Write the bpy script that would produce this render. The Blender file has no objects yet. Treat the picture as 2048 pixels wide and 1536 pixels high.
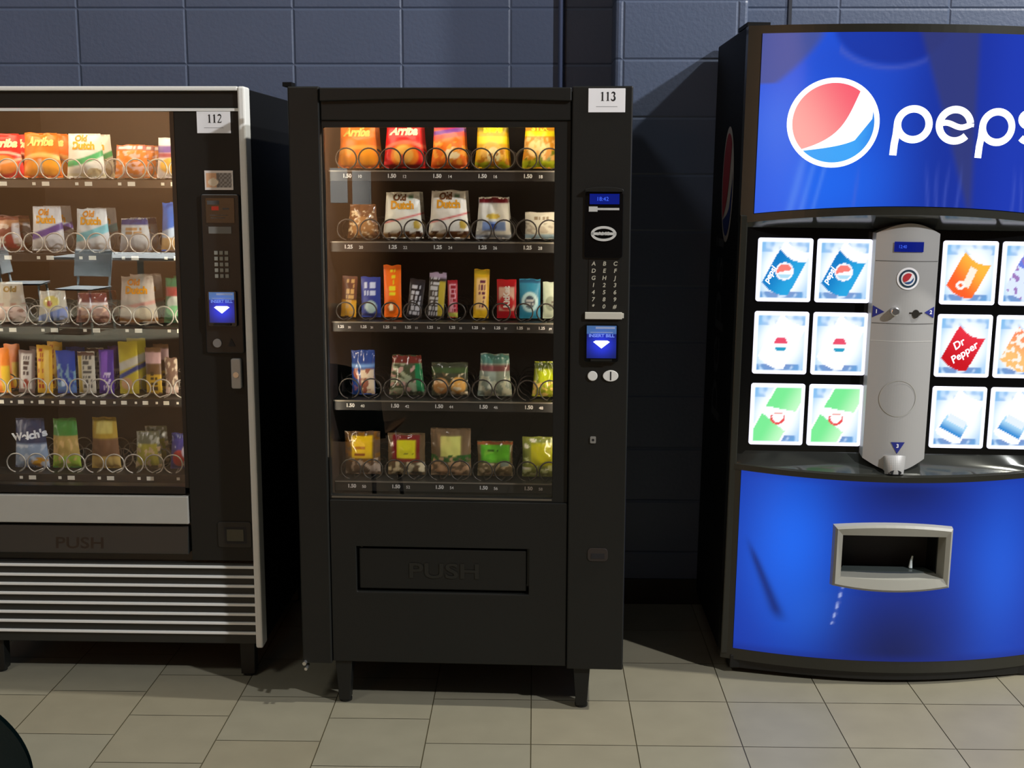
import bpy, bmesh, math, random
from mathutils import Vector, Matrix, noise
PI = math.pi
C = bpy.context.scene.collection
S = bpy.context.scene

# ------------------------------------------------------------------ camera
cam_d = bpy.data.cameras.new('camera'); cam = bpy.data.objects.new('camera', cam_d); C.objects.link(cam)
cam_d.sensor_fit = 'HORIZONTAL'; cam_d.sensor_width = 36.0
cam_d.lens = 2465.4 / 2048 * 36.0
cam_d.clip_start = 0.05
PITCH, YAW, ROLL = math.radians(9.645), math.radians(1.069), math.radians(0.139)
fwd = Vector((-math.sin(YAW) * math.cos(PITCH), math.cos(YAW) * math.cos(PITCH), -math.sin(PITCH)))
rt = Vector((math.cos(YAW), math.sin(YAW), 0)); up = rt.cross(fwd)
rt2 = math.cos(ROLL) * rt + math.sin(ROLL) * up; up2 = -math.sin(ROLL) * rt + math.cos(ROLL) * up
cm = Matrix((rt2, up2, -fwd)).transposed().to_4x4(); cm.translation = Vector((0, -4.7584, 1.6258))
cam.matrix_world = cm
S.camera = cam

# ------------------------------------------------------------------ world, lights, exposure
S.view_settings.view_transform = 'Standard'; S.view_settings.look = 'None'
S.view_settings.gamma = 1.0; S.view_settings.exposure = 0.0; S.view_settings.use_curve_mapping = False
w = bpy.data.worlds.new('world'); S.world = w; w.use_nodes = True
bg = w.node_tree.nodes['Background']; bg.inputs[0].default_value = (0.95, 0.98, 1.0, 1); bg.inputs[1].default_value = 0.085

def lamp(name, kind, loc, target, energy, color=(1, 1, 1), size=0.2, **kw):
    d = bpy.data.lights.new(name, kind); d.energy = energy; d.color = color
    if kind == 'AREA': d.shape = kw.get('shape', 'DISK'); d.size = size; d.size_y = kw.get('size_y', size)
    else: d.shadow_soft_size = size
    if kind == 'SPOT': d.spot_size = math.radians(kw.get('angle', 60)); d.spot_blend = kw.get('blend', .5)
    o = bpy.data.objects.new(name, d); C.objects.link(o); o.location = loc
    o.rotation_euler = (Vector(target) - Vector(loc)).to_track_quat('-Z', 'Y').to_euler()
    return o
# high ceiling spot far to the right: throws the 45 degree shadows
lamp('hall_spotlight', 'SPOT', (4.3, -1.56, 5.6), (0.0, -1.0, 0.9), 1250, (1.0, .96, .88), .10, angle=85, blend=.3)
# lamp in front and to the right: lights the fronts and throws the drink machine's shadow on the wall
lamp('hall_front_spotlight', 'SPOT', (5.0, -4.9, 4.9), (-.2, -.6, 1.3), 1450, (.97, .97, 1.0), .09, angle=60, blend=.5)
# weaker ceiling lamps over the hall in front of the machines
lamp('hall_downlight', 'AREA', (-2.6, -4.2, 5.2), (-1.0, -1.2, .4), 40, (1.0, .96, .88), .9)
# added spots standing in for daylight, brightening the far side that the glass mirrors
lamp('far_side_added_spot', 'SPOT', (-4.4, -9.6, 4.4), (-5.2, -13.0, 2.0), 2600, (1.0, .93, .82), .2, angle=66, blend=.3)  # added to brighten the far wall's mirror image
lamp('table_added_spot', 'SPOT', (-4.0, -10.2, 4.6), (-4.6, -10.5, .7), 5200, (.95, 1.0, 1.0), .1, angle=40, blend=.3)  # added stand-in for a patch of sun on the table

# ------------------------------------------------------------------ materials
def lin(c):
    c = c / 255.0
    return c / 12.92 if c <= .04045 else ((c + .055) / 1.055) ** 2.4
def rgb(r, g, b): return (lin(r), lin(g), lin(b), 1)
MATS = {}
def mat(name, col=(128, 128, 128), rough=.5, metal=0.0, spec=.5, emit=None, es=1.0, noise_amt=0, nscale=40, bump=0, coat=0):
    if name in MATS: return MATS[name]
    m = bpy.data.materials.new(name); m.use_nodes = True; nt = m.node_tree; b = nt.nodes['Principled BSDF']
    b.inputs['Base Color'].default_value = rgb(*col); b.inputs['Roughness'].default_value = rough
    b.inputs['Metallic'].default_value = metal; b.inputs['Specular IOR Level'].default_value = spec
    b.inputs['Coat Weight'].default_value = coat
    if emit:
        b.inputs['Emission Color'].default_value = rgb(*emit); b.inputs['Emission Strength'].default_value = es
    if noise_amt or bump:
        tc = nt.nodes.new('ShaderNodeTexCoord'); n = nt.nodes.new('ShaderNodeTexNoise'); n.inputs['Scale'].default_value = nscale
        nt.links.new(tc.outputs['Object'], n.inputs['Vector'])
        if noise_amt:
            mx = nt.nodes.new('ShaderNodeMix'); mx.data_type = 'RGBA'; mx.blend_type = 'MULTIPLY'; mx.inputs[0].default_value = noise_amt
            mx.inputs[6].default_value = rgb(*col); nt.links.new(n.outputs['Fac'], mx.inputs[7]); nt.links.new(mx.outputs[2], b.inputs['Base Color'])
        if bump:
            bp = nt.nodes.new('ShaderNodeBump'); bp.inputs['Strength'].default_value = bump; bp.inputs['Distance'].default_value = .002
            nt.links.new(n.outputs['Fac'], bp.inputs['Height']); nt.links.new(bp.outputs['Normal'], b.inputs['Normal'])
    MATS[name] = m; return m
def attr_mat(name, rough=.35, coat=0, emit=0.0, base=1.0, spec=.5, trans=0):
    """colour from the mesh's own printed-colour attribute"""
    if name in MATS: return MATS[name]
    m = bpy.data.materials.new(name); m.use_nodes = True; nt = m.node_tree; b = nt.nodes['Principled BSDF']
    a = nt.nodes.new('ShaderNodeAttribute'); a.attribute_name = 'Col'
    b.inputs['Roughness'].default_value = rough; b.inputs['Coat Weight'].default_value = coat
    b.inputs['Specular IOR Level'].default_value = spec
    if base > 0: nt.links.new(a.outputs['Color'], b.inputs['Base Color'])
    else: b.inputs['Base Color'].default_value = (.004, .004, .008, 1)
    if emit: nt.links.new(a.outputs['Color'], b.inputs['Emission Color']); b.inputs['Emission Strength'].default_value = emit
    n = nt.nodes.new('ShaderNodeTexNoise'); n.inputs['Scale'].default_value = 90
    bp = nt.nodes.new('ShaderNodeBump'); bp.inputs['Strength'].default_value = .25 if not emit else 0.0; bp.inputs['Distance'].default_value = .002
    tc = nt.nodes.new('ShaderNodeTexCoord'); nt.links.new(tc.outputs['Object'], n.inputs['Vector'])
    nt.links.new(n.outputs['Fac'], bp.inputs['Height']); nt.links.new(bp.outputs['Normal'], b.inputs['Normal'])
    MATS[name] = m; return m
def glass_mat(name, ior=1.9, tint=(1, 1, 1, 1), rough=0.0):
    m = bpy.data.materials.new(name); m.use_nodes = True; nt = m.node_tree
    nt.nodes.remove(nt.nodes['Principled BSDF']); out = nt.nodes['Material Output']
    t = nt.nodes.new('ShaderNodeBsdfTransparent'); t.inputs[0].default_value = tint
    g = nt.nodes.new('ShaderNodeBsdfGlossy'); g.inputs['Roughness'].default_value = rough
    f = nt.nodes.new('ShaderNodeFresnel'); f.inputs['IOR'].default_value = ior
    # each face reflects only on its outer side, so the pane stays clear at every angle
    ge = nt.nodes.new('ShaderNodeNewGeometry'); iv = nt.nodes.new('ShaderNodeMath'); iv.operation = 'SUBTRACT'; iv.inputs[0].default_value = 1; nt.links.new(ge.outputs['Backfacing'], iv.inputs[1])
    mu = nt.nodes.new('ShaderNodeMath'); mu.operation = 'MULTIPLY'; nt.links.new(f.outputs[0], mu.inputs[0]); nt.links.new(iv.outputs[0], mu.inputs[1])
    x = nt.nodes.new('ShaderNodeMixShader'); nt.links.new(mu.outputs[0], x.inputs[0]); nt.links.new(t.outputs[0], x.inputs[1]); nt.links.new(g.outputs[0], x.inputs[2])
    nt.links.new(x.outputs[0], out.inputs[0]); MATS[name] = m; return m

black = mat('black_powder_coat', (24, 25, 23), .45, spec=.35, bump=.15, nscale=900)
black2 = mat('black_side_paint', (9, 10, 11), .6, spec=.2, bump=.1, nscale=900)
black_gloss = mat('black_gloss_plastic', (12, 13, 14), .15)
darkin = mat('dark_interior_steel', (40, 32, 28), .5)
tanin = mat('beige_interior_steel', (54, 47, 39), .5)
alu = mat('satin_aluminium', (236, 237, 232), .45, metal=0, bump=.1, nscale=300)
alu_d = mat('brushed_grey_panel', (180, 179, 170), .5, metal=0, noise_amt=.12, nscale=12)
silver = mat('silver_plastic', (176, 176, 174), .34, metal=.15)
grey_pl = mat('grey_frame_plastic', (158, 158, 148), .4)
paper = mat('white_paper', (250, 250, 252), .7)
tagm = mat('white_price_tag', (225, 222, 205), .6)
ink = mat('black_ink', (22, 22, 26), .6)
greyink = mat('grey_ink', (165, 165, 168), .6)
whitepr = mat('white_print', (205, 205, 200), .6)
coil_l = mat('light_wire', (190, 186, 176), .35, metal=.5)
coil_d = mat('dark_wire', (62, 58, 54), .35, metal=.5)
rail_m = mat('black_price_rail', (30, 30, 29), .4)
rail_t = mat('brown_shelf_edge', (92, 80, 66), .45)
btn_m = mat('grey_key', (150, 150, 140), .5)
chrome = mat('chrome', (210, 210, 210), .2, metal=.9)
pale_btn = mat('pale_button_plastic', (232, 232, 226), .35)
lcd_blue = mat('blue_display', (5, 8, 20), .2, emit=(20, 45, 190), es=.35)
lcd_txt = mat('blue_display_digits', (20, 40, 120), .3, emit=(70, 110, 255), es=.9)
led_red = mat('red_display', (40, 8, 6), .3, emit=(190, 30, 22), es=.35)
arrow_m = mat('lit_white_arrow', (220, 220, 240), .4, emit=(225, 225, 255), es=1.5)
tube_m = mat('lit_lamp_tube', (255, 250, 240), .4, emit=(255, 232, 200), es=17)
tube_m2 = mat('dim_lamp_tube', (255, 250, 240), .4, emit=(255, 226, 188), es=32)
strip_m = mat('fill_strip_glow', (255, 250, 240), .4, emit=(255, 235, 205), es=32)  # glow of the fill strips added inside machine 113
strip_m2 = mat('fill_strip_glow_pale', (255, 250, 240), .4, emit=(255, 240, 218), es=34)  # glow of the fill strips added inside machine 112
logo_w = mat('backlit_white', (240, 240, 250), .3, emit=(250, 250, 255), es=1.15)
logo_r = attr_mat('backlit_red', .3, emit=1.0, base=0)
blue_pr = mat('blue_print', (32, 42, 130), .5)
wrap = attr_mat('printed_wrapper', .36)
wrap_gl = attr_mat('clear_film_wrapper', .18, coat=.3)
card_m = attr_mat('backlit_card', .25, emit=1.0, base=0)
sign_m = attr_mat('backlit_sign', .12, emit=.9, base=0, spec=.25)
pane_m = glass_mat('window_glass', 1.9)

# ------------------------------------------------------------------ mesh helpers
class MB:
    def __init__(s): s.v = []; s.f = []; s.c = None
    def box(s, x0, x1, y0, y1, z0, z1):
        n = len(s.v)
        s.v += [(x0, y0, z0), (x1, y0, z0), (x1, y1, z0), (x0, y1, z0), (x0, y0, z1), (x1, y0, z1), (x1, y1, z1), (x0, y1, z1)]
        s.f += [tuple(n + i for i in q) for q in ((0, 3, 2, 1), (4, 5, 6, 7), (0, 1, 5, 4), (1, 2, 6, 5), (2, 3, 7, 6), (3, 0, 4, 7))]
        return s
    def prism(s, poly, y0, y1, ax='y'):
        """poly of (x,z) (anticlockwise seen from -y) pushed from y0 to y1"""
        n = len(s.v); k = len(poly)
        def P(a, b, d): return (a, d, b) if ax == 'y' else ((d, a, b) if ax == 'x' else (a, b, d))
        s.v += [P(a, b, y0) for a, b in poly] + [P(a, b, y1) for a, b in poly]
        s.f.append(tuple(n + i for i in range(k))); s.f.append(tuple(n + k + i for i in reversed(range(k))))
        for i in range(k):
            j = (i + 1) % k; s.f.append((n + j, n + i, n + k + i, n + k + j))
        return s
    def disc(s, cx, cz, rx, rz, y0, y1, k=32, ax='y', a0=0):
        return s.prism([(cx + rx * math.cos(a0 + 2 * PI * i / k), cz + rz * math.sin(a0 + 2 * PI * i / k)) for i in range(k)], y0, y1, ax)
    def tube(s, pts, r, k=8, cap=True):
        n = len(s.v); pts = [Vector(p) for p in pts]; m = len(pts); ref = None
        for i, p in enumerate(pts):
            t = (pts[min(i + 1, m - 1)] - pts[max(i - 1, 0)]).normalized()
            if ref is None: ref = t.orthogonal().normalized()
            ref = (ref - t * ref.dot(t)).normalized(); b = t.cross(ref)
            rr = r(i / (m - 1)) if callable(r) else r
            for j in range(k):
                a = 2 * PI * j / k; q = p + rr * (math.cos(a) * ref + math.sin(a) * b); s.v.append(tuple(q))
        for i in range(m - 1):
            for j in range(k):
                j2 = (j + 1) % k
                s.f.append((n + i * k + j, n + i * k + j2, n + (i + 1) * k + j2, n + (i + 1) * k + j))
        if cap:
            s.f.append(tuple(n + j for j in reversed(range(k)))); s.f.append(tuple(n + (m - 1) * k + j for j in range(k)))
        return s
    def grid(s, nu, nv, fn, colfn=None, flip=False):
        n = len(s.v)
        if colfn and s.c is None: s.c = [(1, 1, 1, 1)] * n
        for j in range(nv + 1):
            for i in range(nu + 1):
                s.v.append(tuple(fn(i / nu, j / nv)))
                if colfn: s.c.append(tuple(colfn(i / nu, j / nv)))
        for j in range(nv):
            for i in range(nu):
                a = n + j * (nu + 1) + i; q = (a, a + 1, a + nu + 2, a + nu + 1)
                s.f.append(q[::-1] if flip else q)
        return s
    def ribbon(s, pts, wd, y=0.0, closed=False, mp=None):
        """flat stroke in the x,z plane, facing -y"""
        n = len(s.v); m = len(pts); P = [Vector((p[0], p[1])) for p in pts]
        for i in range(m):
            a = P[(i - 1) % m] if (closed or i > 0) else P[i]; b = P[(i + 1) % m] if (closed or i < m - 1) else P[i]
            t = (b - a).normalized(); nn = Vector((-t.y, t.x)); ww = (wd(i / (m - 1)) if callable(wd) else wd) / 2
            for q in (P[i] + nn * ww, P[i] - nn * ww):
                s.v.append(mp(q.x, q.y) if mp else (q.x, y, q.y))
        for i in range(m if closed else m - 1):
            a = n + 2 * i; b = n + 2 * ((i + 1) % m); s.f.append((a, a + 1, b + 1, b))
        return s
    def flat(s, poly, mp):
        n = len(s.v); s.v += [mp(a, b) for a, b in poly]; s.f.append(tuple(range(n, n + len(poly)))); return s
    def build(s, name, material, parent=None, bevel=0, smooth=False, link=True):
        me = bpy.data.meshes.new(name); me.from_pydata(s.v, [], s.f); me.update()
        if s.c:
            s.c += [(1, 1, 1, 1)] * (len(s.v) - len(s.c))
            a = me.color_attributes.new('Col', 'FLOAT_COLOR', 'POINT')
            a.data.foreach_set('color', [x for c in s.c for x in c])
        me.materials.append(material)
        if smooth: me.polygons.foreach_set('use_smooth', [True] * len(me.polygons))
        o = bpy.data.objects.new(name, me); C.objects.link(o)
        if parent is not None: o.parent = parent
        if bevel:
            b = o.modifiers.new('bevel', 'BEVEL'); b.width = bevel; b.segments = 2; b.limit_method = 'ANGLE'
        return o
def empty(name, loc, rz=0, label=None, cat=None, group=None, ry=0):
    o = bpy.data.objects.new(name, None); C.objects.link(o); o.location = loc; o.rotation_euler = (0, ry, rz); o.empty_display_size = .1
    if label: o['label'] = label; o['category'] = cat
    if group: o['group'] = group
    return o
def tag(o, label, cat, group=None):
    o['label'] = label; o['category'] = cat
    if group: o['group'] = group
    return o
def struct(o): o['kind'] = 'structure'; return o
def rrect(x0, x1, z0, z1, r, k=5):
    out = []
    for cx, cz, a in ((x1 - r, z1 - r, 0), (x0 + r, z1 - r, 90), (x0 + r, z0 + r, 180), (x1 - r, z0 + r, 270)):
        for i in range(k + 1):
            t = math.radians(a + 90 * i / k); out.append((cx + r * math.cos(t), cz + r * math.sin(t)))
    return out
def frame_prism(mb, outer, inner, y0, y1):
    """ring between two loops with the same number of points"""
    n = len(mb.v); k = len(outer)
    for y in (y0, y1):
        mb.v += [(a, y, b) for a, b in outer] + [(a, y, b) for a, b in inner]
    for i in range(k):
        j = (i + 1) % k; o0, i0, o1, i1 = n, n + k, n + 2 * k, n + 3 * k
        mb.f += [(o0 + i, o0 + j, i0 + j, i0 + i), (o1 + j, o1 + i, i1 + i, i1 + j), (o0 + j, o0 + i, o1 + i, o1 + j), (i0 + i, i0 + j, i1 + j, i1 + i)]
    return mb
_tc = {}
def text_polys(s, size, bold=0.0, shear=0.0):
    key = (s, size, bold, shear)
    if key in _tc: return _tc[key]
    cu = bpy.data.curves.new('t', 'FONT'); cu.body = s; cu.size = size; cu.align_x = 'CENTER'; cu.align_y = 'CENTER'; cu.offset = bold; cu.shear = shear
    cu.resolution_u = 4
    o = bpy.data.objects.new('t', cu); C.objects.link(o)
    me = bpy.data.meshes.new_from_object(o)
    v = [tuple(p.co) for p in me.vertices]; f = [tuple(p.vertices) for p in me.polygons]
    bpy.data.objects.remove(o); bpy.data.curves.remove(cu); bpy.data.meshes.remove(me)
    _tc[key] = (v, f); return v, f
def add_text(mb, s, size, mp, bold=0.0, shear=0.0, width=None):
    v, f = text_polys(s, size, bold, shear); n = len(mb.v)
    k = 1.0
    if width and v:
        k = width / (max(p[0] for p in v) - min(p[0] for p in v))
    mb.v += [mp(p[0] * k, p[1]) for p in v]; mb.f += [tuple(n + i for i in q) for q in f]
    return mb
def arc(cx, cz, rx, rz, a0, a1, k=20):
    return [(cx + rx * math.cos(math.radians(a0 + (a1 - a0) * i / k)), cz + rz * math.sin(math.radians(a0 + (a1 - a0) * i / k))) for i in range(k + 1)]
def serif_number(mb, s, cx, cz, h, y):
    """1, 2 and 3 in a book face with serifs"""
    wd = h * .62; x = cx - wd * (len(s) - 1) / 2
    for ch in s:
        t = h * .16
        if ch == '1':
            mb.ribbon([(x, cz - h / 2), (x, cz + h / 2)], t, y); mb.ribbon([(x - h * .17, cz - h / 2 + h * .025), (x + h * .17, cz - h / 2 + h * .025)], h * .05, y)
            mb.ribbon([(x - h * .18, cz + h * .36), (x, cz + h * .47)], h * .06, y)
        elif ch == '2':
            p = arc(x, cz + h * .25, h * .2, h * .22, 160, -30) + [(x - h * .2, cz - h * .44)]
            mb.ribbon(p, lambda u: t * (.5 + .6 * math.sin(PI * min(1, u * 1.3))), y); mb.ribbon([(x - h * .23, cz - h * .45), (x + h * .22, cz - h * .45)], h * .11, y)
            mb.ribbon([(x + h * .2, cz - h * .47), (x + h * .25, cz - h * .3)], h * .05, y)
        elif ch == '3':
            mb.ribbon(arc(x - h * .02, cz + h * .26, h * .17, h * .2, 165, -80), lambda u: t * (.45 + .7 * math.sin(PI * u)), y)
            mb.ribbon(arc(x - h * .03, cz - h * .2, h * .21, h * .26, 85, -165), lambda u: t * (.45 + .8 * math.sin(PI * u)), y)
        x += wd
    return mb

# ------------------------------------------------------------------ the hall
def wall_material():
    m = bpy.data.materials.new('painted_block_wall'); m.use_nodes = True; nt = m.node_tree; b = nt.nodes['Principled BSDF']; L = nt.links.new
    g = nt.nodes.new('ShaderNodeNewGeometry'); sx = nt.nodes.new('ShaderNodeSeparateXYZ'); L(g.outputs['Position'], sx.inputs[0])
    def math_(op, a, bb=None, cc=None):
        n = nt.nodes.new('ShaderNodeMath'); n.operation = op
        for i, q in enumerate((a, bb, cc)):
            if q is None: continue
            if isinstance(q, (int, float)): n.inputs[i].default_value = q
            else: L(q, n.inputs[i])
        return n.outputs[0]
    def dist(c, off, per):
        a = math_('SUBTRACT', c, off); a = math_('DIVIDE', a, per); a = math_('FRACT', math_('ADD', a, 100.5)); a = math_('ABSOLUTE', math_('SUBTRACT', a, .5)); return math_('MULTIPLY', a, per)
    dx = dist(sx.outputs[0], -1.724, .4064); dz = dist(sx.outputs[2], 0, .2032)
    d = math_('MINIMUM', dx, dz)
    mr = nt.nodes.new('ShaderNodeMapRange'); mr.inputs[1].default_value = .001; mr.inputs[2].default_value = .007; L(d, mr.inputs[0])
    n1 = nt.nodes.new('ShaderNodeTexNoise'); n1.inputs['Scale'].default_value = 70; n1.inputs['Detail'].default_value = 6; L(g.outputs['Position'], n1.inputs['Vector'])
    n2 = nt.nodes.new('ShaderNodeTexNoise'); n2.inputs['Scale'].default_value = 2.2; L(g.outputs['Position'], n2.inputs['Vector'])
    h = math_('ADD', mr.outputs[0], math_('MULTIPLY', n1.outputs['Fac'], .35))
    bp = nt.nodes.new('ShaderNodeBump'); bp.inputs['Strength'].default_value = .6; bp.inputs['Distance'].default_value = .005; L(h, bp.inputs['Height']); L(bp.outputs['Normal'], b.inputs['Normal'])
    cr = nt.nodes.new('ShaderNodeMix'); cr.data_type = 'RGBA'; L(n2.outputs['Fac'], cr.inputs[0]); cr.inputs[6].default_value = rgb(69, 82, 104); cr.inputs[7].default_value = rgb(80, 91, 117)
    L(cr.outputs[2], b.inputs['Base Color']); b.inputs['Roughness'].default_value = .45
    return m
wm = wall_material()
struct(MB().box(-7, 7, 0, .2, 0, 5.8).build('wall_back', wm))
o = struct(MB().box(.28, .751, -.213, 0.0, 0, 5.8).build('wall_pilaster', wm, bevel=.012))
struct(MB().box(.933, .945, -.006, 0.0, 0, 5.8).build('trim_1', mat('dark_joint_sealant', (24, 30, 44), .6)))
cove = mat('black_rubber_cove', (12, 12, 12), .5)
struct(MB().box(-7, .278, -.008, 0, 0, .1).box(.278, .753, -.221, -.213, 0, .1).box(.753, 7, -.008, 0, 0, .1).build('baseboard_back', cove))
tag(MB().tube([(.091, -.014, 0.1), (.091, -.014, 5.5)], .0105, 12).build('electrical_conduit', mat('painted_conduit', (84, 96, 128), .35), smooth=True),
    'thin blue painted conduit pipe running up the block wall behind the middle machine', 'pipe')

random.seed(4)
s_ = .3059; x0_ = -1.2291
offs = {-1: -1.381, 0: -1.554, 1: -1.411, 2: -1.561}
fl = MB(); fl.c = []
for i in range(-22, 24):
    o_ = offs.get(i, -1.416)
    for j in range(-39, 6):
        xa, ya = x0_ + s_ * i, o_ + s_ * j
        if ya > 0: continue
        t = random.uniform(-3, 3); u = random.uniform(-1.2, 1.2)
        c = rgb(138 + t + u, 133 + t, 114 + t - u); g_ = .0016; n = len(fl.v)
        yb = min(ya + s_ - g_, 0)
        fl.v += [(xa + g_, ya + g_, 0), (xa + s_ - g_, ya + g_, 0), (xa + s_ - g_, yb, 0), (xa + g_, yb, 0)]
        fl.f.append((n, n + 1, n + 2, n + 3)); fl.c += [c] * 4
n = len(fl.v); gc = rgb(84, 78, 58)
fl.v += [(-8, -13, -.0015), (7, -13, -.0015), (7, .1, -.0015), (-8, .1, -.0015)]; fl.f.append((n, n + 1, n + 2, n + 3)); fl.c += [gc] * 4
def floor_mat():
    m = bpy.data.materials.new('beige_floor_tile'); m.use_nodes = True; nt = m.node_tree; b = nt.nodes['Principled BSDF']; L = nt.links.new
    a = nt.nodes.new('ShaderNodeAttribute'); a.attribute_name = 'Col'
    g = nt.nodes.new('ShaderNodeNewGeometry'); n1 = nt.nodes.new('ShaderNodeTexNoise'); n1.inputs['Scale'].default_value = 9; n1.inputs['Detail'].default_value = 5; L(g.outputs['Position'], n1.inputs['Vector'])
    mx = nt.nodes.new('ShaderNodeMix'); mx.data_type = 'RGBA'; mx.blend_type = 'OVERLAY'; mx.inputs[0].default_value = .12; L(a.outputs['Color'], mx.inputs[6]); L(n1.outputs['Fac'], mx.inputs[7])
    L(mx.outputs[2], b.inputs['Base Color']); b.inputs['Roughness'].default_value = .34; b.inputs['Specular IOR Level'].default_value = .35
    return m
struct(fl.build('floor', floor_mat()))
# ------------------------------------------------------------------ shared machine parts
_coil = {}
def coil(parent, x, y, z, r=.031, m=None, turns=4, pitch=.085, left=False):
    key = (r, m.name, left)
    if key not in _coil:
        pts = []
        for k in range(turns):
            for t in range(20):
                a = -PI / 2 + (-1 if left else 1) * 2 * PI * (t + .5) / 20.5; pts.append((r * math.cos(a), pitch * k, r * math.sin(a)))
        o = MB().tube(pts, .0023, 6).build('coil', m, parent, smooth=True); _coil[key] = o.data
    else:
        o = bpy.data.objects.new('coil', _coil[key]); C.objects.link(o); o.parent = parent
    o.location = (x, y, z + r + .003); return o
_tag = {}
def price_tag(parent, x, y, z, wd, h):
    key = (wd, h)
    if key not in _tag:
        o = MB().box(-wd / 2, wd / 2, -.0015, 0, -h / 2, h / 2).build('price_tag', tagm, parent); _tag[key] = o.data
    else:
        o = bpy.data.objects.new('price_tag', _tag[key]); C.objects.link(o); o.parent = parent
    o.location = (x, y, z); return o
def number_plate(parent, s, x0, x1, z0, z1, y):
    o = MB().box(x0, x1, y - .0015, y, z0, z1).build('number_plate', paper, parent, bevel=.0005)
    serif_number(MB(), s, (x0 + x1) / 2 + .003, (z0 + z1) / 2 + .011, .0245, y - .0022).build('lettering', ink, o)
    MB().ribbon([(x0 + .022, z0 + .016), (x1 - .022, z0 + .016)], .0014, y - .002).build('fine_print', greyink, o)
    return o
def bill_acceptor(parent, x0, x1, z0, z1, y):
    o = MB().prism(rrect(x0 - .006, x1 + .006, z0 - .012, z1 + .004, .006), y - .012, y).build('bill_acceptor', black_gloss, parent, bevel=.001)
    def cf(u, v):
        g = math.exp(-((u - .5) / .42) ** 2 - ((v - .42) / .34) ** 2)
        c = Vector((.006, .012, .07)) + Vector((.02, .035, .75)) * g
        if v > .74: c = c + Vector((.05, .12, .22))
        return (c.x, c.y, c.z, 1)
    s = MB().grid(24, 30, lambda u, v: (x0 + u * (x1 - x0), y - .0135, z0 + v * (z1 - z0)), cf).build('lit_screen', card_m, o)
    xc = (x0 + x1) / 2; w = (x1 - x0); zz = z0 + .42 * (z1 - z0)
    MB().prism([(xc, zz - .011), (xc + .024, zz + .008), (xc + .017, zz + .012), (xc - .017, zz + .012), (xc - .024, zz + .008)], y - .0155, y - .0136).build('arrow_light', arrow_m, o)
    mb = MB()
    mp = lambda a, b: (xc + a, y - .0142, zz + .026 + b)
    add_text(mb, 'INSERT BILL', .0125, mp, .0004, width=w * .86); mb.build('lettering', mat('screen_print', (90, 110, 190), .5, emit=(120, 150, 255), es=.6), o)
    MB().ribbon([(x0 + w * .12, zz + .036), (x1 - w * .12, zz + .036)], .002, y - .0142).ribbon([(x0 + w * .3, z1 - .006), (x1 - w * .05, z1 - .006)], .006, y - .0142).build('screen_bar', mat('screen_bar_print', (130, 140, 170), .5, emit=(120, 135, 170), es=.5), o)
    MB().box(x0 + .012, x1 - .012, y - .02, y - .012, z0 - .008, z0 - .003).build('bill_slot', black, o)
    return o
def sheet_leg(parent, x, y, z, w0=.05, w1=.028, left=True):
    m = MB()
    m.prism([(x - w1 / 2, 0.008), (x + w1 / 2, 0.008), (x + w0 / 2, z), (x - w0 / 2, z)], y, y + .045)
    m.disc(x, y + .0225, .02, .02, 0, .01, 20, 'z')
    return m.build('leg', black, parent, bevel=.002)

# ------------------------------------------------------------------ machine 113 (middle)
M3 = empty('vending_machine', (-.7128, -1.15, 0), -.033, 'black snack vending machine in the middle, numbered 113, with PUSH flap', 'vending machine')
W, ZB, ZT, DP = .987, .1335, 1.873, .86
cab = MB()
cab.box(0, .03, .05, DP, ZB, ZT - .012).box(W - .03, W, .05, DP, ZB, ZT - .012).box(.03, W - .03, .05, DP, ZT - .04, ZT - .012)
cab.box(.03, W - .03, .05, DP, ZB, ZB + .03)
cab.build('cabinet', black2, M3, bevel=.003)
MB().box(.03, W - .03, DP - .03, DP, ZB + .03, ZT - .04).box(.085, .092, .06, DP - .03, .6, ZT - .04).box(.80, .808, .06, DP - .03, .6, ZT - .04).box(.092, .80, .06, DP - .03, .6, .618).box(.092, .80, .06, DP - .03, 1.8, 1.812).build('inner_liner', darkin, M3)
MB().box(0, .0915, -.004, .03, ZB, ZT).build('hinge_strip', black, M3, bevel=.004)
MB().box(.094, .8135, .002, .05, 1.778, ZT - .006).build('header', black, M3, bevel=.003)
# moulded brow across the header
brow = MB()
pts = [(.0935 + .72 * i / 24, 1.831 + .006 * math.sin(PI * i / 24)) for i in range(25)]
brow.prism([(.0935, ZT - .004)] + pts + [(.8135, ZT - .004)], -.010, .003)
brow.build('header_brow', black, M3, bevel=.003)
MB().box(.8155, W, -.004, .05, ZB, ZT).build('control_column', black, M3, bevel=.004)
fr = MB(); frame_prism(fr, [(.094, .655), (.8135, .655), (.8135, 1.778), (.094, 1.778)], [(.099, .669), (.7665, .669), (.7665, 1.7585), (.099, 1.7585)], .008, .03)
fr.build('window_frame', black, M3, bevel=.002)
MB().box(.098, .768, .018, .023, .668, 1.76).build('window_glass', pane_m, M3)
MB().box(.1, .766, .007, .012, .660, .6655).build('window_sill_strip', mat('worn_sill', (110, 104, 92), .35, metal=.4), M3)
ld = MB(); frame_prism(ld, [(.094, ZB + .006), (.8135, ZB + .006), (.8135, .655), (.094, .655)], [(.1724, .3664), (.698, .3664), (.698, .5096), (.1724, .5096)], .002, .05)
ld.build('lower_door', black, M3, bevel=.003)
MB().box(.1724, .698, .045, .05, .3664, .5096).build('flap_recess', black_gloss, M3)
fp = MB().box(.180, .691, .010, .022, .374, .502).build('delivery_flap', black, M3, bevel=.003)
mb = MB(); add_text(mb, 'PUSH', .066, lambda a, b: (.4405 + a, .0075, .432 + b), .0012, width=.213)
k = len(mb.v); mb.v += [(x, .0105, z) for x, y, z in mb.v]
mb.build('lettering', mat('raised_black_letters', (27, 28, 26), .3), fp)
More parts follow.
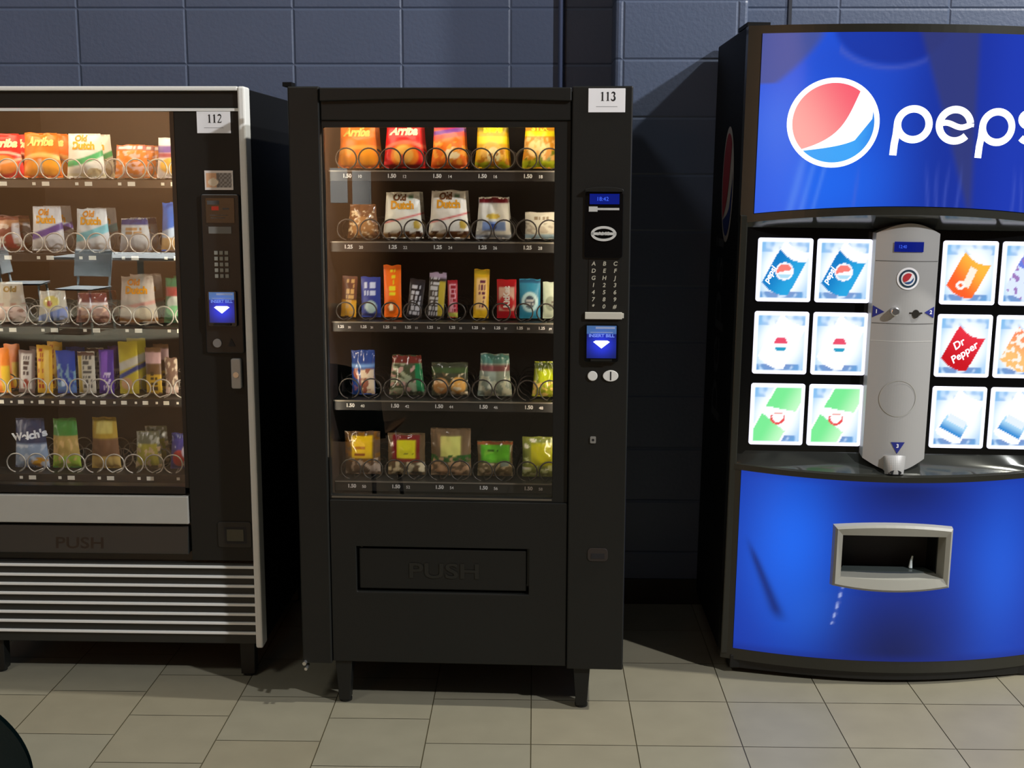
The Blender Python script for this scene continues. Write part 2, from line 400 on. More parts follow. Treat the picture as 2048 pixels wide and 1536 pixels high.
MB().tube([(.084, .040, .78), (.084, .040, 1.74)], .005, 10).build('added_fill_strip', strip_m, M3)  # pair of strips added behind the frame to brighten the lower shelves
MB().tube([(.786, .045, .78), (.786, .045, 1.74)], .005, 10).build('added_fill_strip', strip_m, M3)
MB().tube([(.11, .058, 1.786), (.77, .058, 1.786)], .010, 12).build('lamp_tube', tube_m, M3)
number_plate(M3, '113', .8608, .9649, 1.7998, 1.8661, -.004)
dm = MB(); dm.prism(rrect(.855, .964, 1.388, 1.578, .008) + [], -.009, -.004)
dmo = dm.build('display_panel', black_gloss, M3, bevel=.001)
MB().prism([(.855, 1.578), (.964, 1.578)] + arc(.9095, 1.583, .0545, .008, 0, 180, 10), -.022, -.004).build('display_hood', black, dmo, bevel=.001)
MB().box(.868, .953, -.011, -.009, 1.5425, 1.572).build('display', lcd_blue, dmo)
mb = MB(); add_text(mb, '18:42', .016, lambda a, b: (.905 + a, -.0116, 1.557 + b)); mb.build('lettering', lcd_txt, dmo)
MB().box(.866, .891, -.0105, -.009, 1.5215, 1.536).box(.891, .953, -.0105, -.009, 1.526, 1.532).build('printed_bar', whitepr, dmo)
em = MB(); k = 32
frame_prism(em, [(.9092 + .0365 * math.cos(2 * PI * i / k), 1.4588 + .0215 * math.sin(2 * PI * i / k)) for i in range(k)], [(.9092 + .029 * math.cos(2 * PI * i / k), 1.4588 + .0145 * math.sin(2 * PI * i / k)) for i in range(k)], -.0125, -.009)
em.box(.873, .946, -.0125, -.009, 1.455, 1.4625); add_text(em, 'AMS', .013, lambda a, b: (.9092 + a, -.0132, 1.4588 + b), .0005, width=.036)
em.build('oval_emblem', whitepr, dmo)
kp = MB().box(.868, .958, -.006, -.004, 1.231, 1.384).build('keypad', mat('keypad_membrane', (24, 24, 22), .4), M3)
rows = ['ABC', 'DEF', 'GHJ', '123', '456', '789', '*0#']
mb = MB()
for j, r_ in enumerate(rows):
    for i, ch in enumerate(r_):
        add_text(mb, ch, .0165, lambda a, b, i=i, j=j: (.8815 + .0312 * i + a, -.0066, 1.3722 - .0207 * j + b), .0004, .15)
mb.build('lettering', mat('keypad_print', (188, 184, 166), .5), kp)
MB().box(.8587, .966, -.0125, -.004, 1.2118, 1.2318).box(.966, .971, -.012, -.004, 1.215, 1.229).build('label_strip', mat('cream_label_strip', (205, 202, 188), .5), M3, bevel=.001)
bill_acceptor(M3, .8645, .9505, 1.098, 1.1935, -.004)
cb = MB().disc(.883, 1.044, .0145, .0145, -.010, -.004).build('coin_button', pale_btn, M3, bevel=.002, smooth=False)
cs = MB().disc(.9358, 1.0447, .0225, .0165, -.009, -.004).build('coin_slot', pale_btn, M3, bevel=.001)
MB().box(.934, .938, -.0095, -.0085, 1.032, 1.0575).build('slot_opening', ink, cs)
lk = MB().prism(rrect(.8785, .8955, .842, .862, .003), -.008, -.004).build('lock', mat('lock_metal', (150, 150, 145), .4, metal=.4), M3)
MB().disc(.887, .852, .004, .004, -.0085, -.0078, 16).build('keyhole', ink, lk)
cr = MB().prism(rrect(.875, .9357, .4784, .5194, .012), -.0065, -.004).build('coin_return', mat('coin_return_plastic', (46, 40, 38), .35), M3, bevel=.002)
MB().box(.886, .926, -.0075, -.006, .487, .503).build('return_opening', ink, cr)
for x in (.125, .862):
    for y in (.012, DP - .08): sheet_leg(M3, x, y, ZB + .004, .052, .034)
MB().tube([(.008, -.02, ZB + .004), (.008, 0, ZB + .004)], .006, 8).tube([(.012, -.018, ZB - .014), (.012, 0.02, ZB - .014)], .005, 8).build('hinge_bolt', chrome, M3)
MB().box(-.014, .012, 0.0, .05, ZT, ZT + .012).build('top_hinge', black2, M3)

SH3 = [1.637, 1.4276, 1.1865, .9447, .6912]
SLOT3 = [[.180, .313, .448, .582, .716]] * 2 + [[.134, .203, .272, .338, .405, .472, .541, .608, .676, .742]] + [[.176, .313, .448, .584, .722]] * 2
shelf3 = []
for r_, z in enumerate(SH3):
    sh = MB().box(.094, .797, .10, .60, z - .006, z).box(.094, .797, .094, .10, z - .031, z).build('shelf', rail_m, M3)
    MB().box(.094, .797, .0915, .0945, z - .004, z).build('rail_lip', mat('rail_lip_metal', (120, 116, 106), .4, metal=.4), sh)
    for i, x in enumerate(SLOT3[r_]):
        tx = MB()
        if r_ != 2:
            for d in (-.034, .034): coil(sh, x + d, .106, z, .031, coil_d, left=d < 0)
            add_text(tx, '1.' + ('50' if r_ != 1 else '25'), .0155, lambda a, b: (x - .03 + a, .0932, z - .0165 + b), .0006)
            tx.build('price_print', whitepr, sh); tx = MB()
            add_text(tx, '%d%d' % (r_ + 1, 2 * i), .0125, lambda a, b: (x + .008 + a, .0932, z - .018 + b), .0002)
        else:
            coil(sh, x, .106, z, .027, coil_d)
            add_text(tx, '1.25', .0115, lambda a, b: (x - .012 + a, .0932, z - .016 + b), .0004)
            tx.build('price_print', whitepr, sh); tx = MB()
            add_text(tx, '%d' % (30 + i), .009, lambda a, b: (x + .014 + a, .0932, z - .018 + b), .0001)
        tx.build('slot_number', whitepr, sh)
    shelf3.append(sh)

# ------------------------------------------------------------------ machine 112 (left)
M2 = empty('vending_machine', (-1.86, -.955, 0), -.012, 'black snack vending machine with silver edge trim at the left, numbered 112', 'vending machine')
W, ZB, ZT, DP = .985, .118, 1.885, .82
cab = MB()
cab.box(0, .03, .05, DP, ZB, ZT - .006).box(W - .03, W, .05, DP, ZB, ZT - .006).box(.03, W - .03, .05, DP, ZT - .03, ZT - .006).box(.03, W - .03, .05, DP, ZB, ZB + .03)
cab.build('cabinet', black2, M2, bevel=.003)
MB().box(.03, W - .03, DP - .03, DP, ZB + .03, ZT - .03).box(.024, .03, .06, DP - .03, .6, ZT - .03).box(.786, .794, .06, DP - .03, .6, ZT - .03).box(.03, .79, .06, DP - .03, .6, .63).build('inner_liner', tanin, M2)
MB().box(.962, W, -.014, .05, ZB - .008, ZT).build('edge_trim', alu, M2, bevel=.006)
MB().box(0, .023, -.014, .05, ZB - .008, ZT).build('edge_trim', alu, M2, bevel=.006)
MB().box(.023, .962, -.012, .05, 1.872, ZT).build('top_trim', alu, M2, bevel=.003)
MB().box(.023, .962, .0, .05, 1.822, 1.872).build('header', black, M2, bevel=.002)
MB().box(.023, .962, -.003, .002, 1.812, 1.821).build('header_trim', alu, M2, bevel=.001)
MB().box(.762, .962, .001, .05, .40, 1.812).build('control_column', black, M2, bevel=.002)
MB().box(.023, .048, .001, .045, .40, 1.812).build('left_stile', black, M2, bevel=.002)
MB().box(.748, .762, .004, .05, .638, 1.812).box(.048, .748, .004, .05, .618, .642).build('window_frame', mat('black_window_gasket', (20, 20, 20), .3), M2, bevel=.001)
MB().box(.047, .749, .012, .017, .640, 1.812).build('window_glass', pane_m, M2)
MB().box(.048, .757, -.004, .05, .5205, .6115).build('silver_panel', alu_d, M2, bevel=.003)
fp = MB().prism([(-.004, .4207), (.02, .4207), (.02, .510), (.008, .510)][::1], .048, .752, 'x').build('delivery_flap', mat('flap_black', (44, 46, 44), .4), M2, bevel=.002)
mb = MB(); add_text(mb, 'PUSH', .050, lambda a, b: (.399 + a, -.0035 + (b + .033) * .135 - .001, .452 + b), .0008, width=.155)
mb.build('lettering', mat('worn_letters', (22, 19, 15), .4), fp)
MB().box(.048, .962, .022, .05, .384, .53).build('flap_surround', black_gloss, M2)
lp = MB().box(.023, .962, .004, .05, ZB, .389).build('lower_panel', mat('lower_black', (33, 36, 34), .4), M2, bevel=.002)
for z in (.3785, .346, .3147, .283, .2522, .2198, .1891, .156):
    MB().box(.023, .962, -.005, .005, z - .004, z + .004).build('trim_bar', alu, M2, bevel=.0015)
number_plate(M2, '112', .8332, .9359, 1.747, 1.8115, -.0002)
def stcf(u, v):
    c = (.85, .8, .75, 1)
    if .06 < u < .94 and .1 < v < .9:
        c = (.8, .45, .25, 1) if u < .42 else (.16, .15, .14, 1)
        if (u - .3) ** 2 + ((v - .4) * .8) ** 2 < .03: c = (.95, .8, .6, 1)
        elif u > .5 and (int(u * 13) + int(v * 9)) % 2: c = (.35, .34, .33, 1)
    return c
MB().grid(30, 20, lambda u, v: (.8506 + u * .087, -.0022, 1.5772 + v * .0584), stcf).box(.8506, .9376, -.002, .001, 1.5772, 1.6356).build('card_sticker', wrap, M2)
cmo = MB().prism(rrect(.837, .956, 1.0746, 1.5648, .008), -.010, .002).build('control_module', mat('module_black', (20, 23, 25), .35), M2, bevel=.003)
MB().box(.8535, .941, -.0125, -.010, 1.478, 1.553).build('display', black_gloss, cmo)
MB().box(.871, .893, -.0132, -.0125, 1.516, 1.528).build('display_digits', led_red, cmo)
MB().box(.858, .895, -.0132, -.0125, 1.533, 1.545).box(.865, .92, -.0132, -.0125, 1.5, 1.502).box(.868, .912, -.0132, -.0125, 1.492, 1.494).box(.905, .925, -.0132, -.0125, 1.518, 1.523).build('display_print', mat('dim_grey_print', (80, 80, 80), .5), cmo)
MB().box(.8594, .9297, -.0125, -.010, 1.4452, 1.4663).build('label_plate', mat('grey_label', (120, 120, 116), .5), cmo)
for j in range(5):
    for i in range(3):
        MB().box(.8795 + .0162 * i - .0056, .8795 + .0162 * i + .0056, -.0135, -.010, 1.3865 - .0178 * j - .0058, 1.3865 - .0178 * j + .0058).build('key', btn_m, cmo, bevel=.0008)
bill_acceptor(M2, .8555, .9335, 1.172, 1.2665, -.010)
MB().disc(.8735, 1.107, .0135, .0135, -.015, -.010, 24).build('coin_button', mat('grey_button', (130, 130, 128), .4, metal=.3), cmo)
MB().prism([(.905, 1.097), (.93, 1.097), (.9175, 1.122)], -.0125, -.010).build('coin_slot', ink, cmo)
lk = MB().prism(rrect(.9135, .9445, .9638, 1.0586, .006), -.016, .001).build('lock_plate', silver, M2, bevel=.003)
MB().disc(.929, 1.008, .009, .009, -.0185, -.016, 20).build('lock', chrome, lk)
cr = MB().prism(rrect(.8486, .957, .4449, .5299, .008), -.003, .001).build('coin_return', mat('return_bezel', (26, 27, 25), .4), M2, bevel=.002)
MB().box(.870, .942, -.0035, -.0025, .4585, .514).build('return_opening', ink, cr)
MB().box(.878, .933, -.006, -.003, .4665, .506).build('return_flap', mat('return_flap_grey', (70, 70, 58), .3), cr, bevel=.002)
for x in (.094, .925):
    for y in (.02, DP - .09):
        sheet_leg(M2, x, y, ZB + .004, .05, .045)
MB().tube([(.036, .056, .79), (.036, .056, 1.78)], .005, 10).build('added_fill_strip', strip_m2, M2)  # added tubes at both sides, only to brighten the goods on the shelves
MB().tube([(.772, .060, .79), (.772, .060, 1.78)], .005, 10).build('added_fill_strip', strip_m2, M2)
MB().tube([(.09, .060, 1.838), (.74, .060, 1.838)], .010, 12).build('lamp_tube', tube_m2, M2)
SH2 = [1.6057, 1.3742, 1.1427, .9082, .6571]
SLOT2 = [[.163, .298, .434, .570, .706]] * 3 + [[.116, .181, .248, .316, .383, .450, .518, .588, .656, .724]] + [[.196, .324, .454, .585, .714]]
shelf2 = []
for r_, z in enumerate(SH2):
    sm = rail_t if r_ == 0 else rail_m
    sh = MB().box(.031, .783, .10, .60, z - .006, z + .0).box(.031, .783, .094, .10, z - .024, z).build('shelf', sm, M2)
    for i, x in enumerate(SLOT2[r_]):
        if r_ != 3:
            for d in (-.034, .034): coil(sh, x + d, .106, z, .031, coil_l, left=d < 0)
            price_tag(sh, x - .015, .0938, z - .012, .010, .009); price_tag(sh, x + .022, .0938, z - .012, .023, .013)
        else:
            coil(sh, x, .106, z, .030, coil_l)
            price_tag(sh, x - .016, .0938, z - .012, .007, .007); price_tag(sh, x + .015, .0938, z - .012, .018, .012)
    shelf2.append(sh)
# ------------------------------------------------------------------ the drinks machine (right)
M4 = empty('drink_vending_machine', (.62, -.86, .004), 0, 'tall blue backlit cola drink machine with curved front and twelve lit buttons at the right', 'vending machine', ry=.0125)
W, ZT, XC = 1.04, 2.072, .52
BZ = .105
def bul(x, k=1.0): return -BZ * k * max(0.0, 1 - ((x - XC) / (W / 2)) ** 2)
MB().box(0, W, .03, .63, .05, ZT).build('cabinet', black2, M4, bevel=.006)
MB().box(.03, W - .03, -.02, .6, .014, .06).prism([(.06 + .92 * i / 20, -.02 - .075 * math.sin(PI * i / 20)) for i in range(21)], .014, .045, 'z').build('base_skirt', mat('base_black', (14, 14, 13), .5), M4, bevel=.003)
def curved(mb, x0, x1, z0, z1, yoff=0, th=.02, n=28, kb=1.0, zt=None, zb=None):
    """slab that follows the bulge; zt/zb shift the upper or lower edge along x"""
    n0 = len(mb.v)
    for i in range(n + 1):
        x = x0 + (x1 - x0) * i / n; y = bul(x, kb) + yoff; a = z0 + (zb(x) if zb else 0); b = z1 + (zt(x) if zt else 0)
        mb.v += [(x, y, a), (x, y, b), (x, y + th, b), (x, y + th, a)]
    for i in range(n):
        a = n0 + 4 * i; b = a + 4
        mb.f += [(a, b, b + 1, a + 1), (a + 1, b + 1, b + 2, a + 2), (a + 2, b + 2, b + 3, a + 3), (a + 3, b + 3, b, a)]
    mb.f += [(n0, n0 + 1, n0 + 2, n0 + 3), (n0 + 4 * n + 3, n0 + 4 * n + 2, n0 + 4 * n + 1, n0 + 4 * n)]
    return mb
arch = lambda x: .036 * (1 - ((x - XC) / (W / 2)) ** 2)
dip = lambda x: -.012 * (1 - ((x - XC) / (W / 2)) ** 2)
frm = mat('black_door_frame', (40, 40, 34), .3)
# upper door: frame and sign
f = MB()
curved(f, .0, W, 2.046, 2.07, -.004, .05); curved(f, .0, W, 1.474, 1.498, -.004, .05, zt=arch, zb=arch)
curved(f, 0, .038, 1.49, 2.06, -.004, .05, 4); curved(f, W - .038, W, 1.49, 2.06, -.004, .05, 4)
curved(f, .02, W - .02, 1.5, 2.06, .03, .03)
f.build('upper_frame', frm, M4)
random.seed(9)
def sm(a, b, x):
    t = max(0, min(1, (x - a) / (b - a))); return t * t * (3 - 2 * t)
def mixc(a, b, t): return tuple(a[i] + (b[i] - a[i]) * t for i in range(3))
def sign_col(u, v):
    """backlit artwork: bottle shoulders and light rays in blues"""
    c = mixc((.018, .10, .78), (.009, .034, .40), sm(.1, .75, u))
    g = math.exp(-((u - .8) / .12) ** 2); c = mixc(c, (.012, .05, .56), .6 * g)
    # glow at the left and below the emblem
    g = math.exp(-((u - .2) / .2) ** 2 - ((v - .15) / .3) ** 2); c = mixc(c, (.017, .17, 1.0), .75 * g)
    g = math.exp(-((u - .06) / .1) ** 2 - ((v - .5) / .25) ** 2); c = mixc(c, (.05, .2, .95), .6 * g)
    g = math.exp(-((u - .28) / .16) ** 2 - ((v - .85) / .12) ** 2); c = mixc(c, (.02, .08, .62), .5 * g)
    # pale haze corner and bottle neck
    e = .30 - .62 * (1 - v) - u * 1.0
    if v > .72: c = mixc(c, (.07, .095, .30), .85 * sm(-.01, .03, .17 - .5 * (1 - v) ** 1.4 * 1.6 - u + .02))
    d = math.hypot((u - .385) / .19, (v - 1.06) / .26)
    c = mixc(c, (.10, .14, .55), .45 * math.exp(-((d - 1) / .05) ** 2)) if .23 < u < .5 else c
    c = mixc(c, (.008, .02, .28), .6 * (1 - sm(.85, 1.0, d)))
    # dark greyish bottle body between
    xa, xb = .47 + .18 * (1 - v), .66 + .06 * (1 - v) * .2
    k = sm(xa - .015, xa + .015, u) * (1 - sm(xb - .02, xb + .01, u)); c = mixc(c, (.036, .046, .18), .85 * k)
    k = math.exp(-((u - .56) / .12) ** 2) * (1 - k); c = mixc(c, (.008, .02, .25), .45 * k)
    # bright rays bottom left
    for p, q, s in ((.13, .3, .012), (.165, .2, .008), (.2, .35, .006)):
        if v < .45: c = mixc(c, (.12, .32, 1.0), .4 * math.exp(-((u - p - .12 * (v - .2)) / s) ** 2) * sm(.45, .2, v))
    # droplets streaks
    for p in (.30, .52, .555, .585, .62, .80, .83, .88):
        if v < .3: c = mixc(c, (.10, .16, .7), .28 * math.exp(-((u - p - .006 * math.sin(9 * v + p * 40)) / .005) ** 2) * sm(.3, .1, v))
    return (c[0], c[1], c[2], 1)
mb = MB(); X0, X1 = .040, W - .040
def upz(x, v): a = 1.500 + arch(x); return a + v * (2.046 - a)
mb.grid(150, 60, lambda u, v: (X0 + u * (X1 - X0), bul(X0 + u * (X1 - X0)) - .005, upz(X0 + u * (X1 - X0), v)), sign_col)
us = mb.build('upper_sign_panel', sign_m, M4, smooth=True)
on = lambda e: (lambda x, z: (x, bul(x) - .005 - e, z))
# emblem
LX, LZ, LR = .254, 1.781, .133
def globe_shapes(cx, cz, R, k=40):
    """red top, white band, blue bottom inside a white ring (list of point loops)"""
    r = R * .885
    lo = lambda t: None
    A0, A1 = 222, 52           # band ends: lower left, upper right
    P = lambda a: Vector((cx + r * math.cos(math.radians(a)), cz + r * math.sin(math.radians(a))))
    p0, p1 = P(A0), P(A1); p2 = P(18)
    def bez(a, c1, c2, b): return [tuple(a * (1 - t) ** 3 + c1 * 3 * t * (1 - t) ** 2 + c2 * 3 * t * t * (1 - t) + b * t ** 3) for t in [i / k for i in range(k + 1)]]
    top = bez(p0, p0 + Vector((.95 * r, .30 * r)), p1 + Vector((-.30 * r, -.75 * r)), p1)
    bot = bez(P(A0 - 2 + 5), P(A0) + Vector((.75 * r, .10 * r)) + Vector((.4 * r, 0)), p2 + Vector((.02 * r, -.75 * r)), p2)
    red = top + [tuple(P(a)) for a in [A1 + (A0 - A1) * i / k for i in range(1, k)]]
    blue = bot[::-1] + [tuple(P(a)) for a in [A0 + 3 + (18 + 360 - A0 - 3) * i / k for i in range(1, k)]]
    return red, blue
def strip_fan(mb, loop, mp, c, n=None, colfn=None):
    """fill loop as a fine mesh so that it follows the curved panel"""
    bm = bmesh.new(); vs = [bm.verts.new((a, b, 0)) for a, b in loop]; bm.faces.new(vs)
    bmesh.ops.triangulate(bm, faces=bm.faces[:])
    bmesh.ops.subdivide_edges(bm, edges=[e for e in bm.edges if e.calc_length() > c], cuts=3, use_grid_fill=True)
    bmesh.ops.triangulate(bm, faces=bm.faces[:])
    n0 = len(mb.v); bm.verts.index_update()
    for v in bm.verts:
        mb.v.append(mp(v.co.x, v.co.y))
        if colfn:
            if mb.c is None: mb.c = []
            mb.c.append(colfn(v.co.x, v.co.y))
    for f in bm.faces:
        q = [n0 + v.index for v in f.verts]
        mb.f.append(tuple(q if f.normal.z > 0 else q[::-1]))
    bm.free(); return mb
def ring(cx, cz, r0, r1, mp, mb, k=64):
    n = len(mb.v)
    for i in range(k):
        a = 2 * PI * i / k
        mb.v += [mp(cx + r1 * math.cos(a), cz + r1 * math.sin(a)), mp(cx + r0 * math.cos(a), cz + r0 * math.sin(a))]
    for i in range(k):
        a = n + 2 * i; b = n + 2 * ((i + 1) % k); mb.f.append((a, b, b + 1, a + 1))
    return mb
circ = lambda cx, cz, r, k=64: [(cx + r * math.cos(2 * PI * i / k), cz + r * math.sin(2 * PI * i / k)) for i in range(k)]
def emblem(parent, cx, cz, R, mp, wm_, rfn, bfn, rm, name='round_emblem', rx=1.0):
    MP = lambda e: (lambda x, z: mp(e)(cx + (x - cx) * rx, z))
    mb = MB(); strip_fan(mb, circ(cx, cz, R), MP(.0012), R * .4); o = mb.build(name, wm_, parent)
    red, blue = globe_shapes(cx, cz, R)
    mb = MB(); strip_fan(mb, red, MP(.0024), R * .4, colfn=rfn); mb.build('red_half', rm, o)
    mb = MB(); strip_fan(mb, blue, MP(.0024), R * .4, colfn=bfn); mb.build('blue_half', rm, o)
    return o
rf = lambda x, z: mixc((.95, .12, .17), (1.0, .42, .38), sm(.12, -.12, (z - LZ) * .6 + (x - LX) * .9)) + (1,)
bf = lambda x, z: mixc((.05, .38, .95), (.02, .20, .80), sm(.06, .14, x - LX)) + (1,)
emblem(us, LX, LZ, LR, on, logo_w, rf, bf, logo_r)
# lettering
wd = .0215
mb = MB(); mp = on(.0015)
def letter_p(x, z, r):
    mb.ribbon([(a, b) for a, b in arc(x, z, r, r * .97, 0, 360, 48)][:-1], wd, closed=True, mp=mp)
    mb.ribbon([(x - r, z + .004), (x - r - .002, z - .03), (x - r - .006, z - .058), (x - r - .008, z - .092)], wd * .98, mp=mp)
def letter_e(x, z, r):
    mb.ribbon(arc(x, z, r, r * .97, 8, 318, 44), wd, mp=mp)
    mb.ribbon([(x + r * (-1 + 2 * i / 16), z + .0005 + .0065 * math.sin(2 * PI * i / 16 + .3)) for i in range(17)], wd * .78, mp=mp)
    mb.ribbon([(x + r, z + .006), (x + r * .99, z - .004)], wd, mp=mp)
letter_p(.486, 1.779, .0465); letter_e(.611, 1.778, .0475); letter_p(.743, 1.775, .0465)
mb.ribbon(arc(.850, 1.7995, .031, .021, 30, 270, 20) + arc(.850, 1.7555, .033, .0215, 90, -150, 20), wd * .95, mp=mp)
mb.ribbon([(.922, 1.732), (.922, 1.822)], wd, mp=mp); mb.ribbon(arc(.922, 1.849, .005, .005, 0, 350, 16), .012, closed=True, mp=mp)
mb.build('lettering', logo_w, us)
# sloping reveal under the sign and ledge over the lower panel
lens = mat('dark_mirror_ledge', (70, 72, 68), .12, metal=.6)
n = 32
mb = MB(); mb.grid(n, 2, lambda u, v: (.02 + u * (W - .04), (1 - v) * bul(.02 + u * (W - .04)) + .0, 1.474 + arch(.02 + u * (W - .04)) * (1 - v) - .012 * v), None, flip=True)
mb.build('upper_reveal', lens, M4, smooth=True)
mb = MB(); mb.grid(n, 3, lambda u, v: (.02 + u * (W - .04), (1 - v) * (bul(.02 + u * (W - .04)) + .01), .702 + dip(.02 + u * (W - .04)) * (1 - v) + .045 * v * v), None)
mb.build('lower_ledge', lens, M4, smooth=True)
# button panel
MB().box(.022, W - .022, .0, .03, .735, 1.462).build('button_panel', black_gloss, M4, bevel=.002)
MB().box(0, .024, -.012, .03, .06, 1.5).build('side_stile', frm, M4, bevel=.004)
MB().box(W - .024, W, -.012, .03, .06, 1.5).build('side_stile', frm, M4, bevel=.004)
def can_card(kind):
    def f(u, v):
        c = (1.0, 1.05, 1.12)
        if .055 < u < .945 and .045 < v < .955:
            c = mixc((.60, .85, 1.0), (1.0, 1.05, 1.1), sm(.1, .55, 1 - abs(u - .55) * 1.1 - .3 * abs(v - .5)))
            nz = noise.noise(Vector((u * 7, v * 8, 3)))
            if v > .78: c = mixc(c, (.12, .35, .72), .55 * sm(.1, .5, nz + .5 * (v - .7) + .25 * abs(u - .5)))
            if v < .16: c = mixc(c, (.03, .10, .42), .8 * sm(.0, .3, nz + .25))
            c = mixc(c, (.08, .45, .85), .55 * sm(.28, .62, math.hypot(u - .5, (v - .5)) * (1 + .6 * (u - .5) * (.5 - v))) )
            # tilted can frame
            a = math.radians(27); x, y = (u - .5) * .86, (v - .48)
            p = x * math.cos(a) - y * math.sin(a); q = x * math.sin(a) + y * math.cos(a)
            inside = abs(p) < .24 and -.40 < q - .25 * p * p * 4 < .40
            body = abs(p) < .24 and -.38 + 1.0 * p * p < q < .22 + 1.2 * p * p
            if kind == 'blue':
                if inside and q > .2: c = (1, 1.04, 1.08)
                if body: c = mixc((.005, .20, .55), (.02, .38, .75), sm(-.2, .2, p))
                if body and p < -.15 and q < .05: c = (.01, .22, .58)
                d = math.hypot(p * 1.0, q - .0)
                if d < .145:
                    c = (1, 1, 1.05)
                    if d < .12:
                        if y > -.0 + .25 * x: c = (.95, .22, .18)
                        elif y < -.055: c = (.45, .75, .9)
            elif kind == 'diet':
                if inside: c = (1.05, 1.08, 1.12)
                d = math.hypot(x / .9, y)
                if d < .12:
                    if y > .005: c = (.85, .08, .15)
                    elif y < -.045 - 0 * x: c = (.02, .35, .55)
            elif kind == 'green':
                if abs(p) < .27 and abs(q) < .4: c = (1.0, 1.06, 1.05)
                if abs(p) < .24 and (q > .13 + .3 * p or q < -.12 - .2 * p): c = mixc((.20, .85, .30), (.6, 1.0, .6), sm(-.1, .3, p))
                d = math.hypot(x - .01, y + .02)
                if .09 < d < .125 and y < .02: c = (.85, .08, .08)
                if abs(x - .02) < .07 and .03 < y < .06: c = (.9, .3, .25)
            elif kind == 'orange':
                if body: c = mixc((1.0, .12, .02), (1.0, .5, .05), sm(-.3, .25, q + p * .4))
                if body and abs(p - .03 + .1 * q) < .06 and -.2 < q < .12: c = (1.0, .9, .75)
                d = math.hypot(p + .03, q + .22)
                if .03 < d < .075: c = (1.0, .95, .9)
            elif kind == 'red':
                if body: c = mixc((.60, .005, .01), (.85, .03, .05), sm(-.3, .3, q))
            elif kind == 'peach':
                if body: c = mixc((1.0, .55, .18), (1.0, .28, .12), sm(-.2, .2, q))
                if body and noise.noise(Vector((p * 12, q * 12, 7))) > .1: c = (1.0, .92, .8)
            elif kind == 'violet':
                if inside: c = (.75, .85, 1.05)
                if abs(p) < .24 and q > .05: c = (.15, .22, .75)
                if noise.noise(Vector((p * 12, q * 12, 5))) > .25 and inside: c = (.35, .2, .5)
            elif kind == 'water':
                if inside: c = (1.05, 1.08, 1.12)
                if abs(p) < .2 and -.26 < q < -.02: c = mixc((.02, .25, .65), (.45, .75, .95), sm(-.26, -.08, q))
                if abs(p) < .16 and -.1 < q < .02: c = (.8, .9, 1.0)
        return (c[0] * 1.02, c[1] * 1.02, c[2] * 1.04, 1)
    return f
CX = [.060, .2455, .637, .8225]; CZ = [1.230, .999, .768]
KK = [['blue', 'blue', 'orange', 'violet'], ['diet', 'diet', 'red', 'peach'], ['green', 'green', 'water', 'water']]
DESC = {'blue': 'lit button card showing a tilted blue can', 'diet': 'lit button card showing a pale can with small round emblem', 'green': 'lit button card showing a green and white can', 'orange': 'lit button card showing an orange can', 'violet': 'lit button card showing a pale violet can', 'red': 'lit button card showing a dark red can', 'peach': 'lit button card showing a peach orange can', 'water': 'lit button card showing a water bottle with blue label'}
for j in range(3):
    for i in range(4):
        x, z = CX[i], CZ[j]; cf = can_card(KK[j][i])
        mb = MB(); mb.grid(44, 50, lambda u, v: (x + .003 + u * .166, -.0065, z + .003 + v * .194), cf)
        b = mb.build('selection_card', card_m, M4); b['label'] = DESC[KK[j][i]]
        tx = {'blue': ('pepsi', .026, -.125, -.055, 63, logo_w), 'red': ('Dr\nPepper', .033, -.02, -.02, 36, logo_w)}.get(KK[j][i])
        if tx:
            q = MB(); a = math.radians(tx[4]); ox = x + .086 + (.86 * .2) * 0; oz = z + .1
            add_text(q, tx[0], tx[1], lambda p, r: (ox + tx[2] * .36 + p * math.cos(a) - r * math.sin(a), -.0072, oz - .004 + tx[3] * .2 + p * math.sin(a) + r * math.cos(a)), .0006, .2)
            q.build('lettering', tx[5], b)
        MB().prism(rrect(x, x + .172, z, z + .2, .008), -.0055, .002).build('card_bezel', mat('white_lit_bezel', (240, 240, 255), .3, emit=(235, 235, 255), es=1.0), b, bevel=.002)
# silver pillar
PX0, PX1, PXC = .416, .612, .514
def pil(x): return -.055 - .022 * math.cos(PI * (x - PXC) / (PX1 - PX0))
mb = MB(); n = 24; n0 = 0
ztop = lambda t: 1.452 + .031 * math.cos(PI * (t - .5)); zbot = lambda t: .740 - .038 * math.cos(PI * (t - .5)) ** 1.0
for i in range(n + 1):
    t = i / n; x = PX0 + t * (PX1 - PX0); y = pil(x) + .012
    mb.v += [(x, y, zbot(t)), (x, y, ztop(t)), (x, .01, ztop(t)), (x, .01, zbot(t) + .01)]
for i in range(n):
    a = 4 * i; b = a + 4; mb.f += [(a, b, b + 1, a + 1), (a + 1, b + 1, b + 2, a + 2), (a + 3, b + 3, b, a)]
mb.f += [(0, 1, 2, 3), (4 * n + 3, 4 * n + 2, 4 * n + 1, 4 * n)]
pillar = mb.build('coin_pillar', silver, M4)
py = lambda x: pil(x) + .012
mpil = lambda e: (lambda x, z: (x, py(x) - e, z))
def pgrid(x0, x1, z0, z1, e, name, m, par, nn=10):
    q = MB(); q.grid(nn, 2, lambda u, v: mpil(e)(x0 + u * (x1 - x0), z0 + v * (z1 - z0))); q.grid(nn, 2, lambda u, v: mpil(-.003)(x0 + u * (x1 - x0), z0 + v * (z1 - z0)), flip=True)
    return q.build(name, m, par)
seam = mat('pillar_seam', (96, 96, 94), .5)
for z in (1.366, 1.172): pgrid(PX0 + .002, PX1 - .002, z, z + .0022, .0006, 'seam_line', seam, pillar, 16)
pgrid(PX0 + .002, PX1 - .002, 1.117, 1.119, .0006, 'seam_line', mat('pale_seam', (205, 205, 200), .4), pillar, 16)
